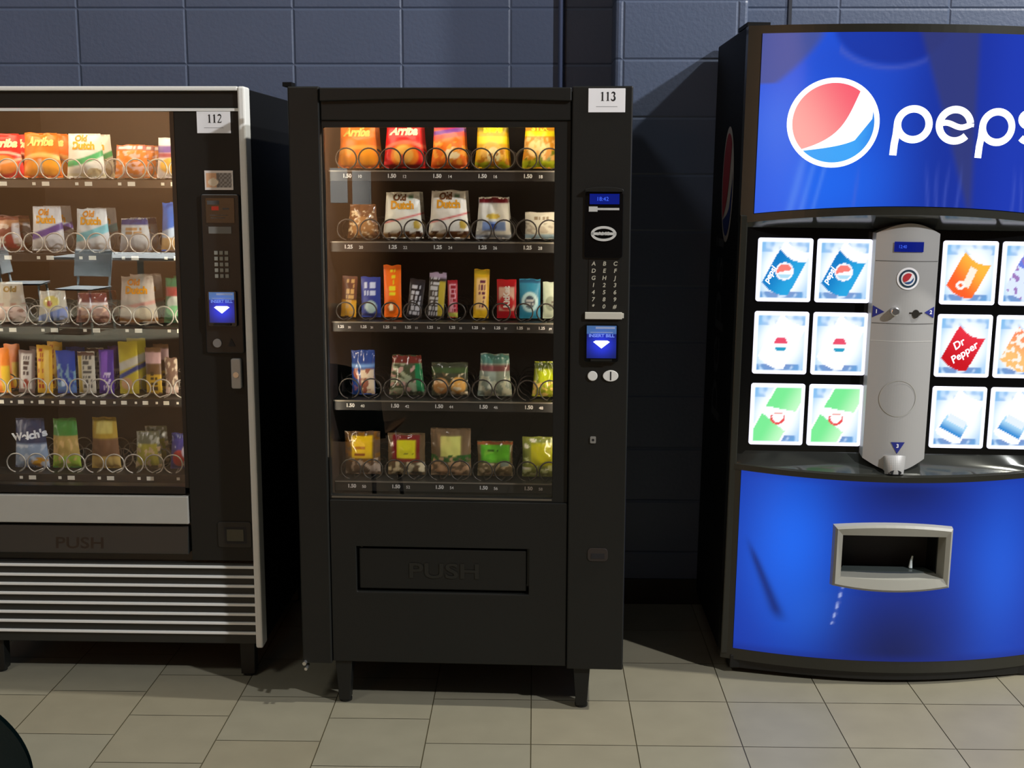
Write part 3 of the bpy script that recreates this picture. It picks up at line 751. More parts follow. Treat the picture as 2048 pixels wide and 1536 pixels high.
dsp = pgrid(.468, .558, 1.396, 1.427, .003, 'display', lcd_blue, pillar)
mb = MB(); add_text(mb, '12:40', .014, lambda a, b: mpil(.0042)(.492 + a * .8, 1.4115 + b)); mb.build('lettering', lcd_txt, dsp)
stp = lambda e: mpil(e + .001)
rm = attr_mat('printed_emblem', .5)
e_ = MB(); strip_fan(e_, circ(.516, 1.314, .0345), stp(.0008), .02); eo = e_.build('round_sticker', paper, pillar)
e_ = MB(); ring(.516, 1.314, .022, .028, stp(.0018), e_); e_.build('sticker_ring', mat('teal_dark_ring', (28, 58, 78), .5), eo)
r_, b_ = globe_shapes(.516, 1.314, .019)
e_ = MB(); strip_fan(e_, r_, stp(.002), .02, colfn=lambda x, z: (.55, .03, .04, 1)); e_.build('red_half', rm, eo)
e_ = MB(); strip_fan(e_, b_, stp(.002), .02, colfn=lambda x, z: (.02, .08, .25, 1)); e_.build('blue_half', rm, eo)
for (pts, nm, lx) in (([(.418, 1.228), (.418, 1.190), (.452, 1.209)], '1', .429), ([(.609, 1.227), (.609, 1.191), (.576, 1.209)], '2', .598), ([(.496, .797), (.541, .797), (.518, .760)], '3', .518)):
    e_ = MB(); strip_fan(e_, pts if nm != '1' else pts, stp(.0006), .012); t = e_.build('triangle_sticker', blue_pr, pillar)
    e_ = MB(); cz = sum(p[1] for p in pts) / 3; add_text(e_, nm, .017, lambda a, b: stp(.0014)(lx + a, cz + b), .0004); e_.build('lettering', paper, t)
bt = MB().disc(.480, 1.212, .0135, .0135, -.080, -.05, 24).build('coin_return_button', chrome, pillar, bevel=.003)
sl = MB().box(.527, .567, -.0655, -.055, 1.205, 1.2095).disc(.547, 1.205, .011, .013, -.0658, -.05, 16).build('coin_slot', mat('slot_dark', (52, 50, 46), .4, metal=.3), pillar)
e_ = MB(); ring(.511, .937, .0555, .0585, stp(.0005), e_, 48); e_.build('round_groove', mat('groove_highlight', (188, 188, 182), .35, metal=.3), pillar)
cup = MB(); k = 20
cup.grid(16, 8, lambda u, v: (.511 + .034 * math.cos(PI * (1 - u)) * (1 - .12 * v), py(.511) - .006 - .022 * math.sin(PI * u) * math.sin(.3 + PI * v * .42), .753 - .058 * v + .004 * math.sin(PI * u)), None, flip=True)
cup.box(.479, .543, -.07, -.03, .706, .751)
co = cup.build('coin_cup', silver, pillar, smooth=False)
MB().box(.490, .530, -.088, -.072, .697, .703).disc(.511, .704, .018, .008, -.092, -.07, 16).build('cup_opening', ink, co)
# lower door
f = MB()
curved(f, 0, W, .688, .706, -.006, .06, zt=dip, zb=dip); curved(f, 0, W, .045, .084, -.004, .06)
curved(f, 0, .037, .05, .7, -.004, .05, 4); curved(f, W - .037, W, .05, .7, -.004, .05, 4)
# backing in four pieces leaves the delivery opening free
curved(f, .02, .359, .06, .69, .034, .02); curved(f, .665, W - .02, .06, .69, .034, .02, 16); curved(f, .35, .67, .06, .36, .034, .02, 12); curved(f, .35, .67, .504, .69, .034, .02, 12)
f.build('lower_frame', frm, M4)
def low_col(u, v):
    c = (.009, .042, .42)
    g = math.exp(-((u - .17) / .15) ** 2 - ((v - .62) / .42) ** 2); c = mixc(c, (.014, .16, 1.0), .9 * g)
    g = math.exp(-((u - .24) / .12) ** 2 - ((v - .25) / .2) ** 2); c = mixc(c, (.02, .16, .9), .5 * g)
    g = math.exp(-((u - .86) / .13) ** 2 - ((v - .5) / .45) ** 2); c = mixc(c, (.014, .12, .80), .85 * g)
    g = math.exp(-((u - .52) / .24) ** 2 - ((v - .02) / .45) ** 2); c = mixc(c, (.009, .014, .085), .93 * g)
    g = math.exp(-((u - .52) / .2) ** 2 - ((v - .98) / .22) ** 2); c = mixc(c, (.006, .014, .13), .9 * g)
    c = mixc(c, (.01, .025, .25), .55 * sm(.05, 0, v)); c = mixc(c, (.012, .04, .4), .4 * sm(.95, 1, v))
    # dark liquid streak at the left
    d = abs((u - .035) - (.60 - v) * .27); w_ = .008 + .034 * (.62 - v)
    if .18 < v < .64: c = mixc(c, (.006, .018, .16), .85 * math.exp(-(d / max(.006, w_)) ** 2) * sm(.16, .26, v) * sm(.66, .5, v))
    # broken white drip
    d = abs((u - .312) - (v - .2) * .13)
    if .2 < v < .42: c = mixc(c, (.5, .6, 1.0), .8 * math.exp(-(d / .0035) ** 2) * (1 if math.sin(v * 110) > -.2 else .1))
    return (c[0], c[1], c[2], 1)
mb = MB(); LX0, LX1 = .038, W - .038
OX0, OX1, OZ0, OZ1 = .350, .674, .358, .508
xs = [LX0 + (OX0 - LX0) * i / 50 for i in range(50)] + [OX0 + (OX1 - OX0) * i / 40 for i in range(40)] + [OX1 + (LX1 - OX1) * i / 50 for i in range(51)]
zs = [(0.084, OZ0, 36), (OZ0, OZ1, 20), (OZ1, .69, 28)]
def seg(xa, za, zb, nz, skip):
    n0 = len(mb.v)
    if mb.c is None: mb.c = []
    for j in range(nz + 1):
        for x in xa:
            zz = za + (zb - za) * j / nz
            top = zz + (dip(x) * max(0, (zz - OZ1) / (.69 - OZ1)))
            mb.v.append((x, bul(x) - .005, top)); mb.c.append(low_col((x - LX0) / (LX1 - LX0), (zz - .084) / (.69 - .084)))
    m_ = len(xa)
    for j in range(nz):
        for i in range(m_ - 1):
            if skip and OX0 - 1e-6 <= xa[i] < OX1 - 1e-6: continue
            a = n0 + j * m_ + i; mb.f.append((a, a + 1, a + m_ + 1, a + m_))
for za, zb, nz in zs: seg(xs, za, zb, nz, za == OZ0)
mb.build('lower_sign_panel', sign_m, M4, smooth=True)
# delivery chute with its grey bowed frame
YC = bul(XC)
def bow(x, z0, z1, up_): t = (x - XC) / .19; return (z1 + .012 * (1 - t * t)) if up_ else (z0 - .014 * (1 - t * t))
def loop(x0, x1, z0, z1, b, yo, cr=.0):
    o = []
    for i in range(13): t = i / 12; x = x0 + (x1 - x0) * t; o.append((x, bul(x) + yo, z0 - b * (1 - (2 * t - 1) ** 2)))
    for i in range(13): t = i / 12; x = x1 + (x0 - x1) * t; o.append((x, bul(x) + yo, z1 + b * .8 * (1 - (2 * t - 1) ** 2)))
    return o
def loops_mesh(loops, name, m, par, bev=0):
    q = MB(); k = len(loops[0])
    for l in loops: q.v += l
    for a in range(len(loops) - 1):
        for i in range(k):
            j = (i + 1) % k; q.f.append((a * k + i, a * k + j, (a + 1) * k + j, (a + 1) * k + i))
    return q.build(name, m, par, bevel=bev)
chute = loops_mesh([loop(.323, .698, .336, .535, .015, -.003), loop(.326, .695, .339, .532, .015, -.026), loop(.333, .688, .346, .525, .014, -.032), loop(.351, .675, .368, .505, .004, -.024), loop(.359, .665, .371, .501, .002, .03)], 'delivery_chute', grey_pl, M4)
inn = MB(); inn.box(.351, .361, YC + .03, .028, .353, .510).box(.663, .673, YC + .03, .028, .353, .510).box(.351, .673, YC + .03, .028, .353, .363).box(.351, .673, YC + .03, .028, .500, .510).build('chute_liner', mat('chute_dark', (16, 22, 22), .25), chute)
MB().box(.361, .663, .022, .028, .361, .502).build('chute_back', ink, chute)
MB().prism([(.361, -.07), (.663, -.07), (.643, -.02), (.381, -.02)], .361, .374, 'z').build('chute_tray', mat('tray_grey', (70, 78, 76), .3), chute)
gl = MB().tube([(.596, -.035, .376), (.598, -.033, .398), (.602, -.03, .414)], lambda t: .007 * (1 - .6 * t), 8).build('white_tab', mat('white_plastic_tab', (225, 240, 240), .3), chute)
# round emblem and upright lettering on the side panel
sp = lambda e: (lambda y, z: (-e - .0003, .27 + (.27 - y), z))
em_w = mat('side_print_white', (150, 146, 140), .6)
emblem(M4, .27, 1.59, .19, lambda e: sp(e), em_w, lambda x, z: (.22, .02, .025, 1), lambda x, z: (.008, .02, .11, 1), rm, 'side_emblem', rx=.62)
mb = MB(); add_text(mb, 'pepsi', .26, lambda a, b: (-.0012, .40 - b * -1 - .02, 1.10 + a * 1.0), .0, width=.62)
mb.build('side_lettering', mat('side_print_grey', (58, 60, 62), .6), M4)
MB().box(.0, .07, .02, .2, ZT, ZT + .012).build('top_hinge', black2, M4)
for x in (.1, W - .1):
    for y in (.08, .55): MB().disc(x, y, .022, .022, -.004, .05, 16, 'z').build('foot', mat('foot_black', (10, 10, 10), .6), M4)
# ------------------------------------------------------------------ snacks
PLACE = {
 'a1': ('113', 0, 0.174, 0.131, 0.131), 'a2': ('113', 0, 0.313, 0.132, 0.137), 'a3': ('113', 0, 0.448, 0.115, 0.131), 'a4': ('113', 0, 0.577, 0.11, 0.131), 'a5': ('113', 0, 0.719, 0.11, 0.131), 'b1': ('113', 1, 0.185, 0.102, 0.102), 'b2': ('113', 1, 0.307, 0.13, 0.138), 'b3': ('113', 1, 0.446, 0.132, 0.143), 'b4': ('113', 1, 0.581, 0.114, 0.124), 'b5': ('113', 1, 0.724, 0.099, 0.08), 'c1': ('113', 2, 0.134, 0.049, 0.126), 'c2': ('113', 2, 0.205, 0.063, 0.124), 'c3': ('113', 2, 0.272, 0.056, 0.16), 'c4': ('113', 2, 0.336, 0.049, 0.119), 'c5': ('113', 2, 0.402, 0.055, 0.14), 'c6': ('113', 2, 0.456, 0.032, 0.115), 'c7': ('113', 2, 0.542, 0.049, 0.149), 'c8': ('113', 2, 0.621, 0.062, 0.119), 'c9': ('113', 2, 0.692, 0.067, 0.121), 'c10': ('113', 2, 0.756, 0.051, 0.112), 'd1': ('113', 3, 0.177, 0.076, 0.14), 'd2': ('113', 3, 0.313, 0.117, 0.126), 'd3': ('113', 3, 0.446, 0.117, 0.104), 'd4': ('113', 3, 0.585, 0.112, 0.133), 'd5': ('113', 3, 0.742, 0.089, 0.11), 'e1': ('113', 4, 0.171, 0.116, 0.138), 'e2': ('113', 4, 0.309, 0.122, 0.134), 'e3': ('113', 4, 0.448, 0.131, 0.151), 'e4': ('113', 4, 0.586, 0.115, 0.112), 'e5': ('113', 4, 0.727, 0.117, 0.127), 'f1': ('112', 0, 0.163, 0.141, 0.137), 'f2': ('112', 0, 0.288, 0.134, 0.14), 'f3': ('112', 0, 0.428, 0.132, 0.138), 'f4': ('112', 0, 0.575, 0.118, 0.104), 'f5': ('112', 0, 0.707, 0.111, 0.126), 'g1': ('112', 1, 0.143, 0.141, 0.109), 'g2': ('112', 1, 0.293, 0.116, 0.141), 'g3': ('112', 1, 0.438, 0.122, 0.135), 'g4': ('112', 1, 0.575, 0.11, 0.104), 'g5': ('112', 1, 0.708, 0.106, 0.155), 'h1': ('112', 2, 0.148, 0.131, 0.13), 'h2': ('112', 2, 0.295, 0.108, 0.103), 'h3': ('112', 2, 0.425, 0.121, 0.096), 'h4': ('112', 2, 0.574, 0.133, 0.151), 'h5': ('112', 2, 0.71, 0.113, 0.146), 'i1': ('112', 3, 0.112, 0.056, 0.15), 'i2': ('112', 3, 0.19, 0.056, 0.142), 'i3': ('112', 3, 0.252, 0.053, 0.159), 'i4': ('112', 3, 0.325, 0.066, 0.142), 'i5': ('112', 3, 0.393, 0.059, 0.139), 'i6': ('112', 3, 0.456, 0.051, 0.146), 'i7': ('112', 3, 0.532, 0.066, 0.172), 'i8': ('112', 3, 0.614, 0.054, 0.153), 'i9': ('112', 3, 0.672, 0.044, 0.121), 'j1': ('112', 4, 0.194, 0.122, 0.167), 'j2': ('112', 4, 0.31, 0.1, 0.168), 'j3': ('112', 4, 0.442, 0.103, 0.172), 'j4': ('112', 4, 0.585, 0.096, 0.127), 'j5': ('112', 4, 0.701, 0.096, 0.121),
}

# printed artwork: list of layers over a base colour, u across, v up, all 0..1
def paint(base, layers, seed):
    def f(u, v):
        c = rgb(*base)[:3]
        for L in layers:
            k = L[0]
            if k == 'band':          # v0, v1, colour, slope, curve
                _, a, b, col = L[:4]; s = L[4] if len(L) > 4 else 0; q = L[5] if len(L) > 5 else 0
                vv = v - s * (u - .5) - q * (u - .5) ** 2
                t = sm(a - .02, a + .02, vv) * (1 - sm(b - .02, b + .02, vv))
            elif k == 'ell':         # cu, cv, ru, rv
                _, cu, cv, ru, rv, col = L; d = math.hypot((u - cu) / ru, (v - cv) / rv); t = 1 - sm(.88, 1.08, d)
            elif k == 'rect':
                _, a, b, c0, d0, col = L; t = sm(a - .02, a + .02, u) * (1 - sm(b - .02, b + .02, u)) * sm(c0 - .02, c0 + .02, v) * (1 - sm(d0 - .02, d0 + .02, v))
            elif k == 'chips':       # v0, v1, colour, scale, threshold
                _, a, b, col, sc, th = L; nz = noise.noise(Vector((u * sc, v * sc * 1.2, seed * 3.1))); t = sm(th, th + .12, nz) if a < v < b else 0
            elif k == 'glyph':       # unreadable column of print: u0,u1,v0,v1,colour,rows
                _, a, b, c0, d0, col, n_ = L
                if a < u < b and c0 < v < d0:
                    q = (v - c0) / (d0 - c0) * n_; fr_ = q % 1; nz = noise.noise(Vector((u * 11, int(q) * 5.3, seed * 1.7)))
                    t = 1.0 if .15 < fr_ < .85 and nz > -.12 else 0
                else: t = 0
            c = mixc(c, rgb(*col)[:3], t)
        return (c[0], c[1], c[2], 1)
    return f
def bag_surface(w, h, t, seed, kind):
    """front surface depth as a function of u, v"""
    def side(u, v, s):
        pinch = .045 if kind == 'bag' else .02
        x = (u - .5) * w * (1 - pinch * math.sin(PI * v) - (.20 * v ** 1.3 if kind == 'bag' else 0) + (.03 * noise.noise(Vector((v * 3, seed, u * 2))) if kind != 'bar' else 0))
        eu = max(0.0, math.sin(PI * min(1, max(0, u)))); ev = max(0.0, math.sin(PI * min(1, max(0, (v - .03) / .94))))
        th = t / 2 * (eu ** .55) * (ev ** .6) * (1.12 - .3 * v)
        wr = 0
        if kind != 'bar': 
            wr = .0035 * noise.noise(Vector((u * 5, v * 5, seed))) + .003 * noise.noise(Vector((u * 16, v * 3, seed + 5))) * (abs(v - .5) * 2) ** 2
        else: wr = .0012 * noise.noise(Vector((u * 4, v * 8, seed)))
        crimp = .0012 * math.sin(v * 400) if (v > .95 or v < .03) else 0
        z = v * h + (.004 * noise.noise(Vector((u * 3, seed, 1))) if v > .9 else 0)
        if kind == 'bag' and v < .08: z += .010 * (abs(u - .5) * 2) ** 2 * 0
        return (x, s * (th + wr * (1 if th > .003 else .3)) + crimp, z)
    return side
ROOM = {'113': M3, '112': M2}
def snack(key, name, cat, label, base, layers=(), kind='bag', texts=(), behind=0, blab=None, group=None, thick=None, lean=0.0, rot=0.0, film=False, dy=0.0, glabel=None):
    mach, row, cx, w, h = PLACE[key]; w *= .965; root = ROOM[mach]
    seed = sum(ord(ch) for ch in key + name) % 97 + 1
    t = thick or {'bag': .046, 'bar': .018, 'pack': .045}[kind]
    sf = bag_surface(w, h, t, seed, kind); cf = paint(base, layers, seed)
    mb = MB(); nu, nv = (26, 34) if kind != 'bar' else (14, 34)
    # crimped ends flare a little wider on bars
    mb.grid(nu, nv, lambda u, v: sf(u, v, -1), cf)
    mb.grid(nu, nv, lambda u, v: sf(u, v, 1), lambda u, v: rgb(*base), flip=True)
    o = mb.build(name, wrap_gl if film else wrap, None, smooth=True)
    z = (SH3 if mach == '113' else SH2)[row]
    yfront = .131 + .026 + dy
    base_m = Matrix.Translation(root.location) @ Matrix.Rotation(root.rotation_euler.z, 4, 'Z')
    loc = base_m @ Vector((cx, yfront, z + .0065))
    o.location = loc; o.rotation_euler = (lean, rot, root.rotation_euler.z)
    for tx in texts:
        s, uc, vc, wf, sz, col = tx[:6]; rotd = tx[6] if len(tx) > 6 else 0; shear = tx[7] if len(tx) > 7 else 0
        q = MB(); a = math.radians(rotd)
        def mp(p, r):
            p2, r2 = p * math.cos(a) - r * math.sin(a), p * math.sin(a) + r * math.cos(a)
            u = uc + p2 / w; v = vc + r2 / h; X, Y, Z = sf(u, v, -1); return (X, Y - .0014, Z)
        add_text(q, s, sz, mp, sz * .05, shear, width=wf * (h if rotd else w))
        q.build('lettering', mat('print_%d_%d_%d' % col, col, .45), o)
    fix = lambda s: s.replace('the middle machine', 'machine 113').replace('the left machine', 'machine 112').replace('left machine', 'machine 112').replace('middle machine', 'machine 113')
    label = fix(label); blab = fix(blab) if blab else None
    group = {'candy_bar': 'candy bars', 'sandwich_pack': 'wrapped sandwiches'}.get(name, 'snack bags') + ' in machine ' + mach
    tag(o, label, cat, group)
    for k in range(behind):
        c = o.copy(); C.objects.link(c)
        c.location = base_m @ Vector((cx + random.uniform(-.001, .001), yfront + .085 * (k + 1), z + .0065)); c['label'] = blab if k == 0 else blab.replace('behind', 'third in line behind')
        for ch in o.children:
            d = ch.copy(); C.objects.link(d); d.parent = c
    return o
Y_, OR, RD, WH = (255, 200, 20), (240, 120, 10), (214, 22, 28), (236, 234, 222)
GN = 'snacks in the middle machine'
TM = 'top shelf of the middle machine'
# --- 113 top shelf
snack('a1', 'snack_bag', 'chips', 'orange snack bag with pale script, leftmost on the top shelf of the middle machine', (236, 120, 24), [('ell', .28, .22, .26, .2, (250, 150, 20)), ('ell', .75, .24, .26, .2, (252, 160, 20)), ('band', .42, .52, (246, 160, 60), .1, -.3), ('band', 0, .06, (200, 80, 20))], texts=[('Arriba', .48, .80, .78, .034, (214, 200, 90), 0, .3)], behind=1, blab='orange snack bag standing behind the leftmost orange one on ' + TM)
snack('a2', 'snack_bag', 'chips', 'red snack bag with white script on the top shelf of the middle machine', (222, 26, 30), [('ell', .52, .28, .36, .26, (244, 140, 40)), ('ell', .5, .30, .25, .2, (250, 190, 90)), ('band', .52, .6, (250, 120, 90), .05, -.5), ('rect', .42, .52, 0, .3, (220, 60, 40)), ('band', 0, .08, (150, 12, 16))], texts=[('Arriba', .5, .80, .82, .036, (250, 246, 200), 0, .3)], behind=1, blab='red snack bag standing behind the front red one on ' + TM)
snack('a3', 'snack_bag', 'chips', 'orange snack bag with purple and pink bands on the top shelf of the middle machine', (240, 118, 30), [('band', .88, 1, (190, 50, 90)), ('band', .78, .88, (120, 60, 160), .1), ('band', .68, .77, (235, 90, 80), .1), ('ell', .62, .34, .22, .14, (255, 240, 200)), ('chips', .05, .6, (250, 170, 60), 7, .1), ('band', 0, .08, (225, 80, 20))], behind=1, blab='orange and purple banded bag standing behind its twin on ' + TM)
snack('a4', 'snack_bag', 'chips', 'yellow and gold snack bag, second from the right on the top shelf of the middle machine', (224, 176, 20), [('band', .82, 1.0, (150, 130, 10)), ('glyph', .2, .85, .80, .95, (240, 235, 40), 1.0), ('band', .55, .72, (245, 225, 30)), ('ell', .5, .34, .36, .26, (250, 200, 100)), ('ell', .55, .3, .2, .18, (255, 245, 190)), ('band', 0, .15, (170, 180, 20)), ('chips', 0, .5, (200, 130, 20), 9, .15)], texts=[('STIX', .5, .86, .62, .026, (245, 240, 60))], behind=1, blab='yellow gold snack bag standing behind the second from right on ' + TM)
snack('a5', 'snack_bag', 'chips', 'yellow, tan and green snack bag, rightmost on the top shelf of the middle machine', (206, 140, 30), [('band', .72, .84, (235, 225, 20)), ('ell', .42, .45, .3, .2, (250, 215, 150)), ('chips', .15, .7, (240, 190, 110), 8, .05), ('band', 0, .18, (175, 185, 20)), ('chips', 0, .4, (120, 130, 20), 9, .1)], texts=[('STIX', .5, .9, .6, .022, (245, 240, 60))], behind=1, blab='tan and green snack bag standing behind the rightmost one on ' + TM)
T2 = 'second shelf of the middle machine'
snack('b1', 'snack_bag', 'chips', 'clear and tan snack bag, leftmost on the second shelf of the middle machine', (120, 78, 46), [('ell', .5, .35, .4, .3, (170, 120, 70)), ('chips', 0, .8, (225, 200, 160), 9, .2)], film=True)
OD = [('band', .0, .12, (150, 110, 60)), ('chips', 0, .16, (90, 50, 20), 9, 0), ('band', .42, .455, (215, 60, 60), .2), ('ell', .87, .3, .1, .1, (190, 160, 60)), ('rect', .68, .82, .86, .94, (90, 130, 90))]
dt = lambda vc=.80: [('Old', .42, vc + .085, .38, .026, (110, 62, 8)), ('Dutch', .5, vc - .08, .66, .032, (232, 160, 10))]
dty = lambda vc=.80: [('Old', .42, vc + .085, .38, .026, (232, 150, 10)), ('Dutch', .5, vc - .08, .66, .032, (244, 170, 10))]
snack('b2', 'snack_bag', 'chips', 'white chip bag beside the tan one on the second shelf of the middle machine', (232, 230, 214), OD, texts=dt(), behind=1, blab='white chip bag behind the left one of two on ' + T2)
snack('b3', 'snack_bag', 'chips', 'white chip bag, third along the second shelf of the middle machine', (236, 232, 218), OD, texts=dt(), behind=1, blab='white chip bag behind the right one of two on ' + T2)
snack('b4', 'snack_bag', 'chips', 'white snack bag with dark red top on the second shelf of the middle machine', (236, 236, 226), [('band', .86, 1, (120, 16, 30)), ('ell', .5, .55, .22, .07, (225, 195, 80)), ('rect', .18, .86, .2, .42, (130, 160, 215)), ('ell', .5, .3, .1, .08, (40, 80, 160)), ('band', 0, .1, (170, 180, 190))], behind=1, blab='white snack bag with dark red top, behind its twin on ' + T2)
snack('b5', 'snack_pouch', 'snack', 'small low white pouch at the right end of the second shelf, middle machine', (222, 218, 200), [('band', .0, .18, (170, 200, 215)), ('chips', .2, .6, (190, 180, 160), 7, .1), ('glyph', .25, .8, .7, .86, (150, 130, 100), 1)], kind='pack', thick=.035)
T3 = 'candy shelf of the middle machine'
BAR = dict(kind='bar')
snack('c1', 'candy_bar', 'candy bar', 'brown and yellow candy bar, leftmost on the candy shelf of the middle machine', (88, 44, 30), [('band', 0, .42, (205, 150, 30)), ('glyph', .3, .8, .06, .95, (190, 150, 90), 7)], **BAR, rot=.06)
snack('c2', 'candy_bar', 'candy bar', 'dark blue cookie snack pack on the candy shelf of the middle machine', (24, 54, 140), [('ell', .5, .26, .3, .16, (170, 195, 190)), ('glyph', .2, .75, .5, .9, (190, 200, 225), 2), ('band', 0, .1, (20, 35, 90))], **BAR)
snack('c3', 'candy_bar', 'candy bar', 'tall bright orange candy pack with yellow letters on the candy shelf of the middle machine', (246, 110, 10), [('glyph', .3, .7, .4, .95, (235, 220, 40), 5), ('ell', .45, .2, .3, .14, (200, 90, 10)), ('ell', .42, .2, .14, .07, (250, 235, 190))], **BAR)
snack('c4', 'candy_bar', 'candy bar', 'black candy bar with silver letters left of the twin striped bars on the candy shelf', (34, 30, 34), [('glyph', .2, .8, .05, .85, (200, 200, 205), 6)], **BAR, rot=.12)
snack('c5', 'candy_bar', 'candy bar', 'dark candy bar with silver and yellow stripes on the candy shelf, middle machine', (50, 44, 40), [('rect', .62, .95, .05, .8, (185, 165, 50)), ('glyph', .1, .6, .04, .92, (200, 200, 200), 8), ('band', .88, 1, (170, 150, 170))], **BAR, rot=.08)
snack('c6', 'candy_bar', 'candy bar', 'narrow pink and red candy bar on the candy shelf of the middle machine', (165, 30, 44), [('rect', .15, .85, .15, .9, (225, 160, 170)), ('glyph', .3, .8, .15, .9, (150, 20, 40), 6), ('band', 0, .14, (190, 190, 80))], **BAR)
snack('c7', 'candy_bar', 'candy bar', 'tall yellow candy bar with flared top on the candy shelf of the middle machine', (226, 180, 30), [('rect', .15, .85, .18, .82, (240, 200, 130)), ('glyph', .3, .75, .22, .8, (110, 40, 70), 7), ('band', .9, 1, (180, 150, 20))], **BAR, rot=.03)
snack('c8', 'candy_bar', 'candy bar', 'red and white wafer bar pack on the candy shelf of the middle machine', (190, 20, 34), [('rect', .1, .9, .2, .8, (226, 190, 170)), ('ell', .5, .4, .4, .2, (200, 30, 40)), ('band', 0, .16, (190, 20, 40))], texts=[('KitKat', .52, .55, .55, .026, (240, 235, 230), 90)], **BAR)
snack('c9', 'candy_bar', 'candy bar', 'teal blue biscuit pack with pale oval on the candy shelf of the middle machine', (46, 140, 178), [('ell', .5, .42, .4, .26, (190, 225, 230)), ('ell', .5, .42, .24, .17, (50, 70, 90)), ('glyph', .35, .65, .34, .5, (200, 200, 200), 2), ('band', .9, 1, (30, 90, 130))], **BAR)
snack('c10', 'candy_bar', 'candy bar', 'pale green biscuit pack, rightmost on the candy shelf of the middle machine', (198, 212, 190), [('ell', .5, .42, .36, .2, (150, 160, 140)), ('glyph', .3, .7, .34, .5, (90, 80, 70), 2)], **BAR)
T4 = 'fourth shelf of the middle machine'
snack('d1', 'cookie_pack', 'cookies', 'blue pack with cream cookies, leftmost on the fourth shelf of the middle machine', (30, 62, 130), [('rect', .45, .98, .02, .58, (220, 200, 170)), ('chips', 0, .6, (150, 90, 70), 6, .1), ('band', .62, .7, (110, 150, 200))], kind='pack', film=True)
snack('d2', 'nut_bag', 'snack', 'clear bag of mixed nuts with green edge on the fourth shelf of the middle machine', (70, 78, 52), [('chips', 0, .9, (150, 160, 130), 6, .0), ('chips', 0, .9, (190, 150, 140), 8, .2), ('rect', .78, 1, .1, .9, (30, 120, 70)), ('band', .8, 1, (110, 40, 30))], film=True)
snack('d3', 'cookie_pack', 'cookies', 'clear pack with two round orange cookies on the fourth shelf of the middle machine', (64, 66, 48), [('ell', .26, .3, .22, .26, (205, 150, 90)), ('ell', .74, .32, .22, .27, (222, 165, 80)), ('band', .7, .85, (70, 90, 50)), ('chips', 0, .7, (220, 200, 160), 9, .25)], kind='pack', film=True)
snack('d4', 'snack_bag', 'snack', 'pale teal and white snack bag on the fourth shelf of the middle machine', (150, 165, 150), [('band', .78, 1, (90, 140, 128)), ('band', .6, .74, (130, 80, 80)), ('chips', 0, .5, (215, 220, 195), 7, .0)], film=True)
snack('d5', 'snack_bag', 'snack', 'yellow green snack bag, rightmost on the fourth shelf of the middle machine', (150, 160, 34), [('band', .8, 1, (70, 80, 20)), ('chips', 0, .45, (225, 190, 110), 7, .0), ('ell', .5, .6, .35, .2, (180, 195, 30))], film=True)
T5 = 'bottom shelf of the middle machine'
LAB = lambda col, a=.18, b=.80, c=.42, d=.86: [('rect', a, b, c, d, col)]
snack('e1', 'sandwich_pack', 'sandwich', 'wrapped roll with orange yellow label, leftmost on the bottom shelf of the middle machine', (92, 70, 50), [('chips', 0, .4, (170, 150, 130), 7, .05), ('chips', .3, 1, (120, 80, 20), 9, .05)] + LAB((205, 170, 20), .2, .8, .4, .9) + [('glyph', .3, .7, .46, .52, (120, 60, 10), 1), ('glyph', .3, .7, .6, .66, (160, 100, 10), 1)], kind='pack', film=True)
snack('e2', 'sandwich_pack', 'sandwich', 'wrapped roll with dark red framed label on the bottom shelf of the middle machine', (96, 76, 50), [('chips', 0, .4, (215, 200, 160), 7, .1)] + LAB((118, 20, 24), .12, .86, .34, .95) + LAB((206, 200, 24), .26, .76, .42, .84) + [('glyph', .35, .7, .5, .56, (110, 110, 20), 1)], kind='pack', film=True)
snack('e3', 'sandwich_pack', 'sandwich', 'wrapped sandwich with pale yellow label, middle of the bottom shelf in the middle machine', (110, 88, 62), [('chips', 0, .4, (190, 150, 110), 7, .0)] + LAB((205, 205, 110), .26, .76, .42, .84) + [('chips', .3, .45, (40, 90, 30), 9, -.1)], kind='pack', film=True)
snack('e4', 'sandwich_pack', 'sandwich', 'clear tray with bright green label on the bottom shelf of the middle machine', (120, 104, 70), [('chips', 0, .4, (210, 190, 150), 7, .0)] + LAB((96, 186, 40), .1, .92, .42, .94) + [('band', .9, 1, (150, 80, 40)), ('rect', .66, .9, .3, .44, (140, 160, 150)), ('glyph', .3, .7, .7, .78, (50, 110, 20), 1)], kind='pack', film=True)
snack('e5', 'sandwich_pack', 'sandwich', 'foil pack with olive yellow label, rightmost on the bottom shelf of the middle machine', (130, 140, 60), [('chips', 0, .5, (205, 215, 150), 7, .0), ('chips', .2, 1, (230, 230, 210), 6, .25)] + LAB((176, 176, 24), .24, .86, .3, .86), kind='pack', film=True)
# --- 112 top shelf
snack('f1', 'snack_bag', 'chips', 'bright red snack bag at the left end of the top shelf in the left machine', (236, 34, 30), [('ell', .55, .3, .36, .22, (250, 150, 60)), ('band', .55, .6, (255, 200, 170), .05, -.4), ('band', .3, .36, (250, 190, 150), .2)], texts=[('Arriba', .55, .78, .8, .036, (245, 245, 190), 0, .3)], behind=2, blab='red snack bag standing behind the front red one in the left machine')
snack('f2', 'snack_bag', 'chips', 'orange snack bag with pale script on the top shelf of the left machine', (246, 124, 16), [('ell', .3, .22, .25, .19, (255, 165, 40)), ('ell', .72, .24, .26, .2, (255, 170, 40)), ('band', .46, .56, (255, 195, 110), .05, -.4), ('rect', .46, .56, .1, .42, (255, 210, 170)), ('band', 0, .05, (225, 90, 10))], texts=[('Arriba', .5, .80, .8, .036, (225, 225, 130), 0, .3)], behind=2, blab='orange snack bag standing behind the front orange one in the left machine')
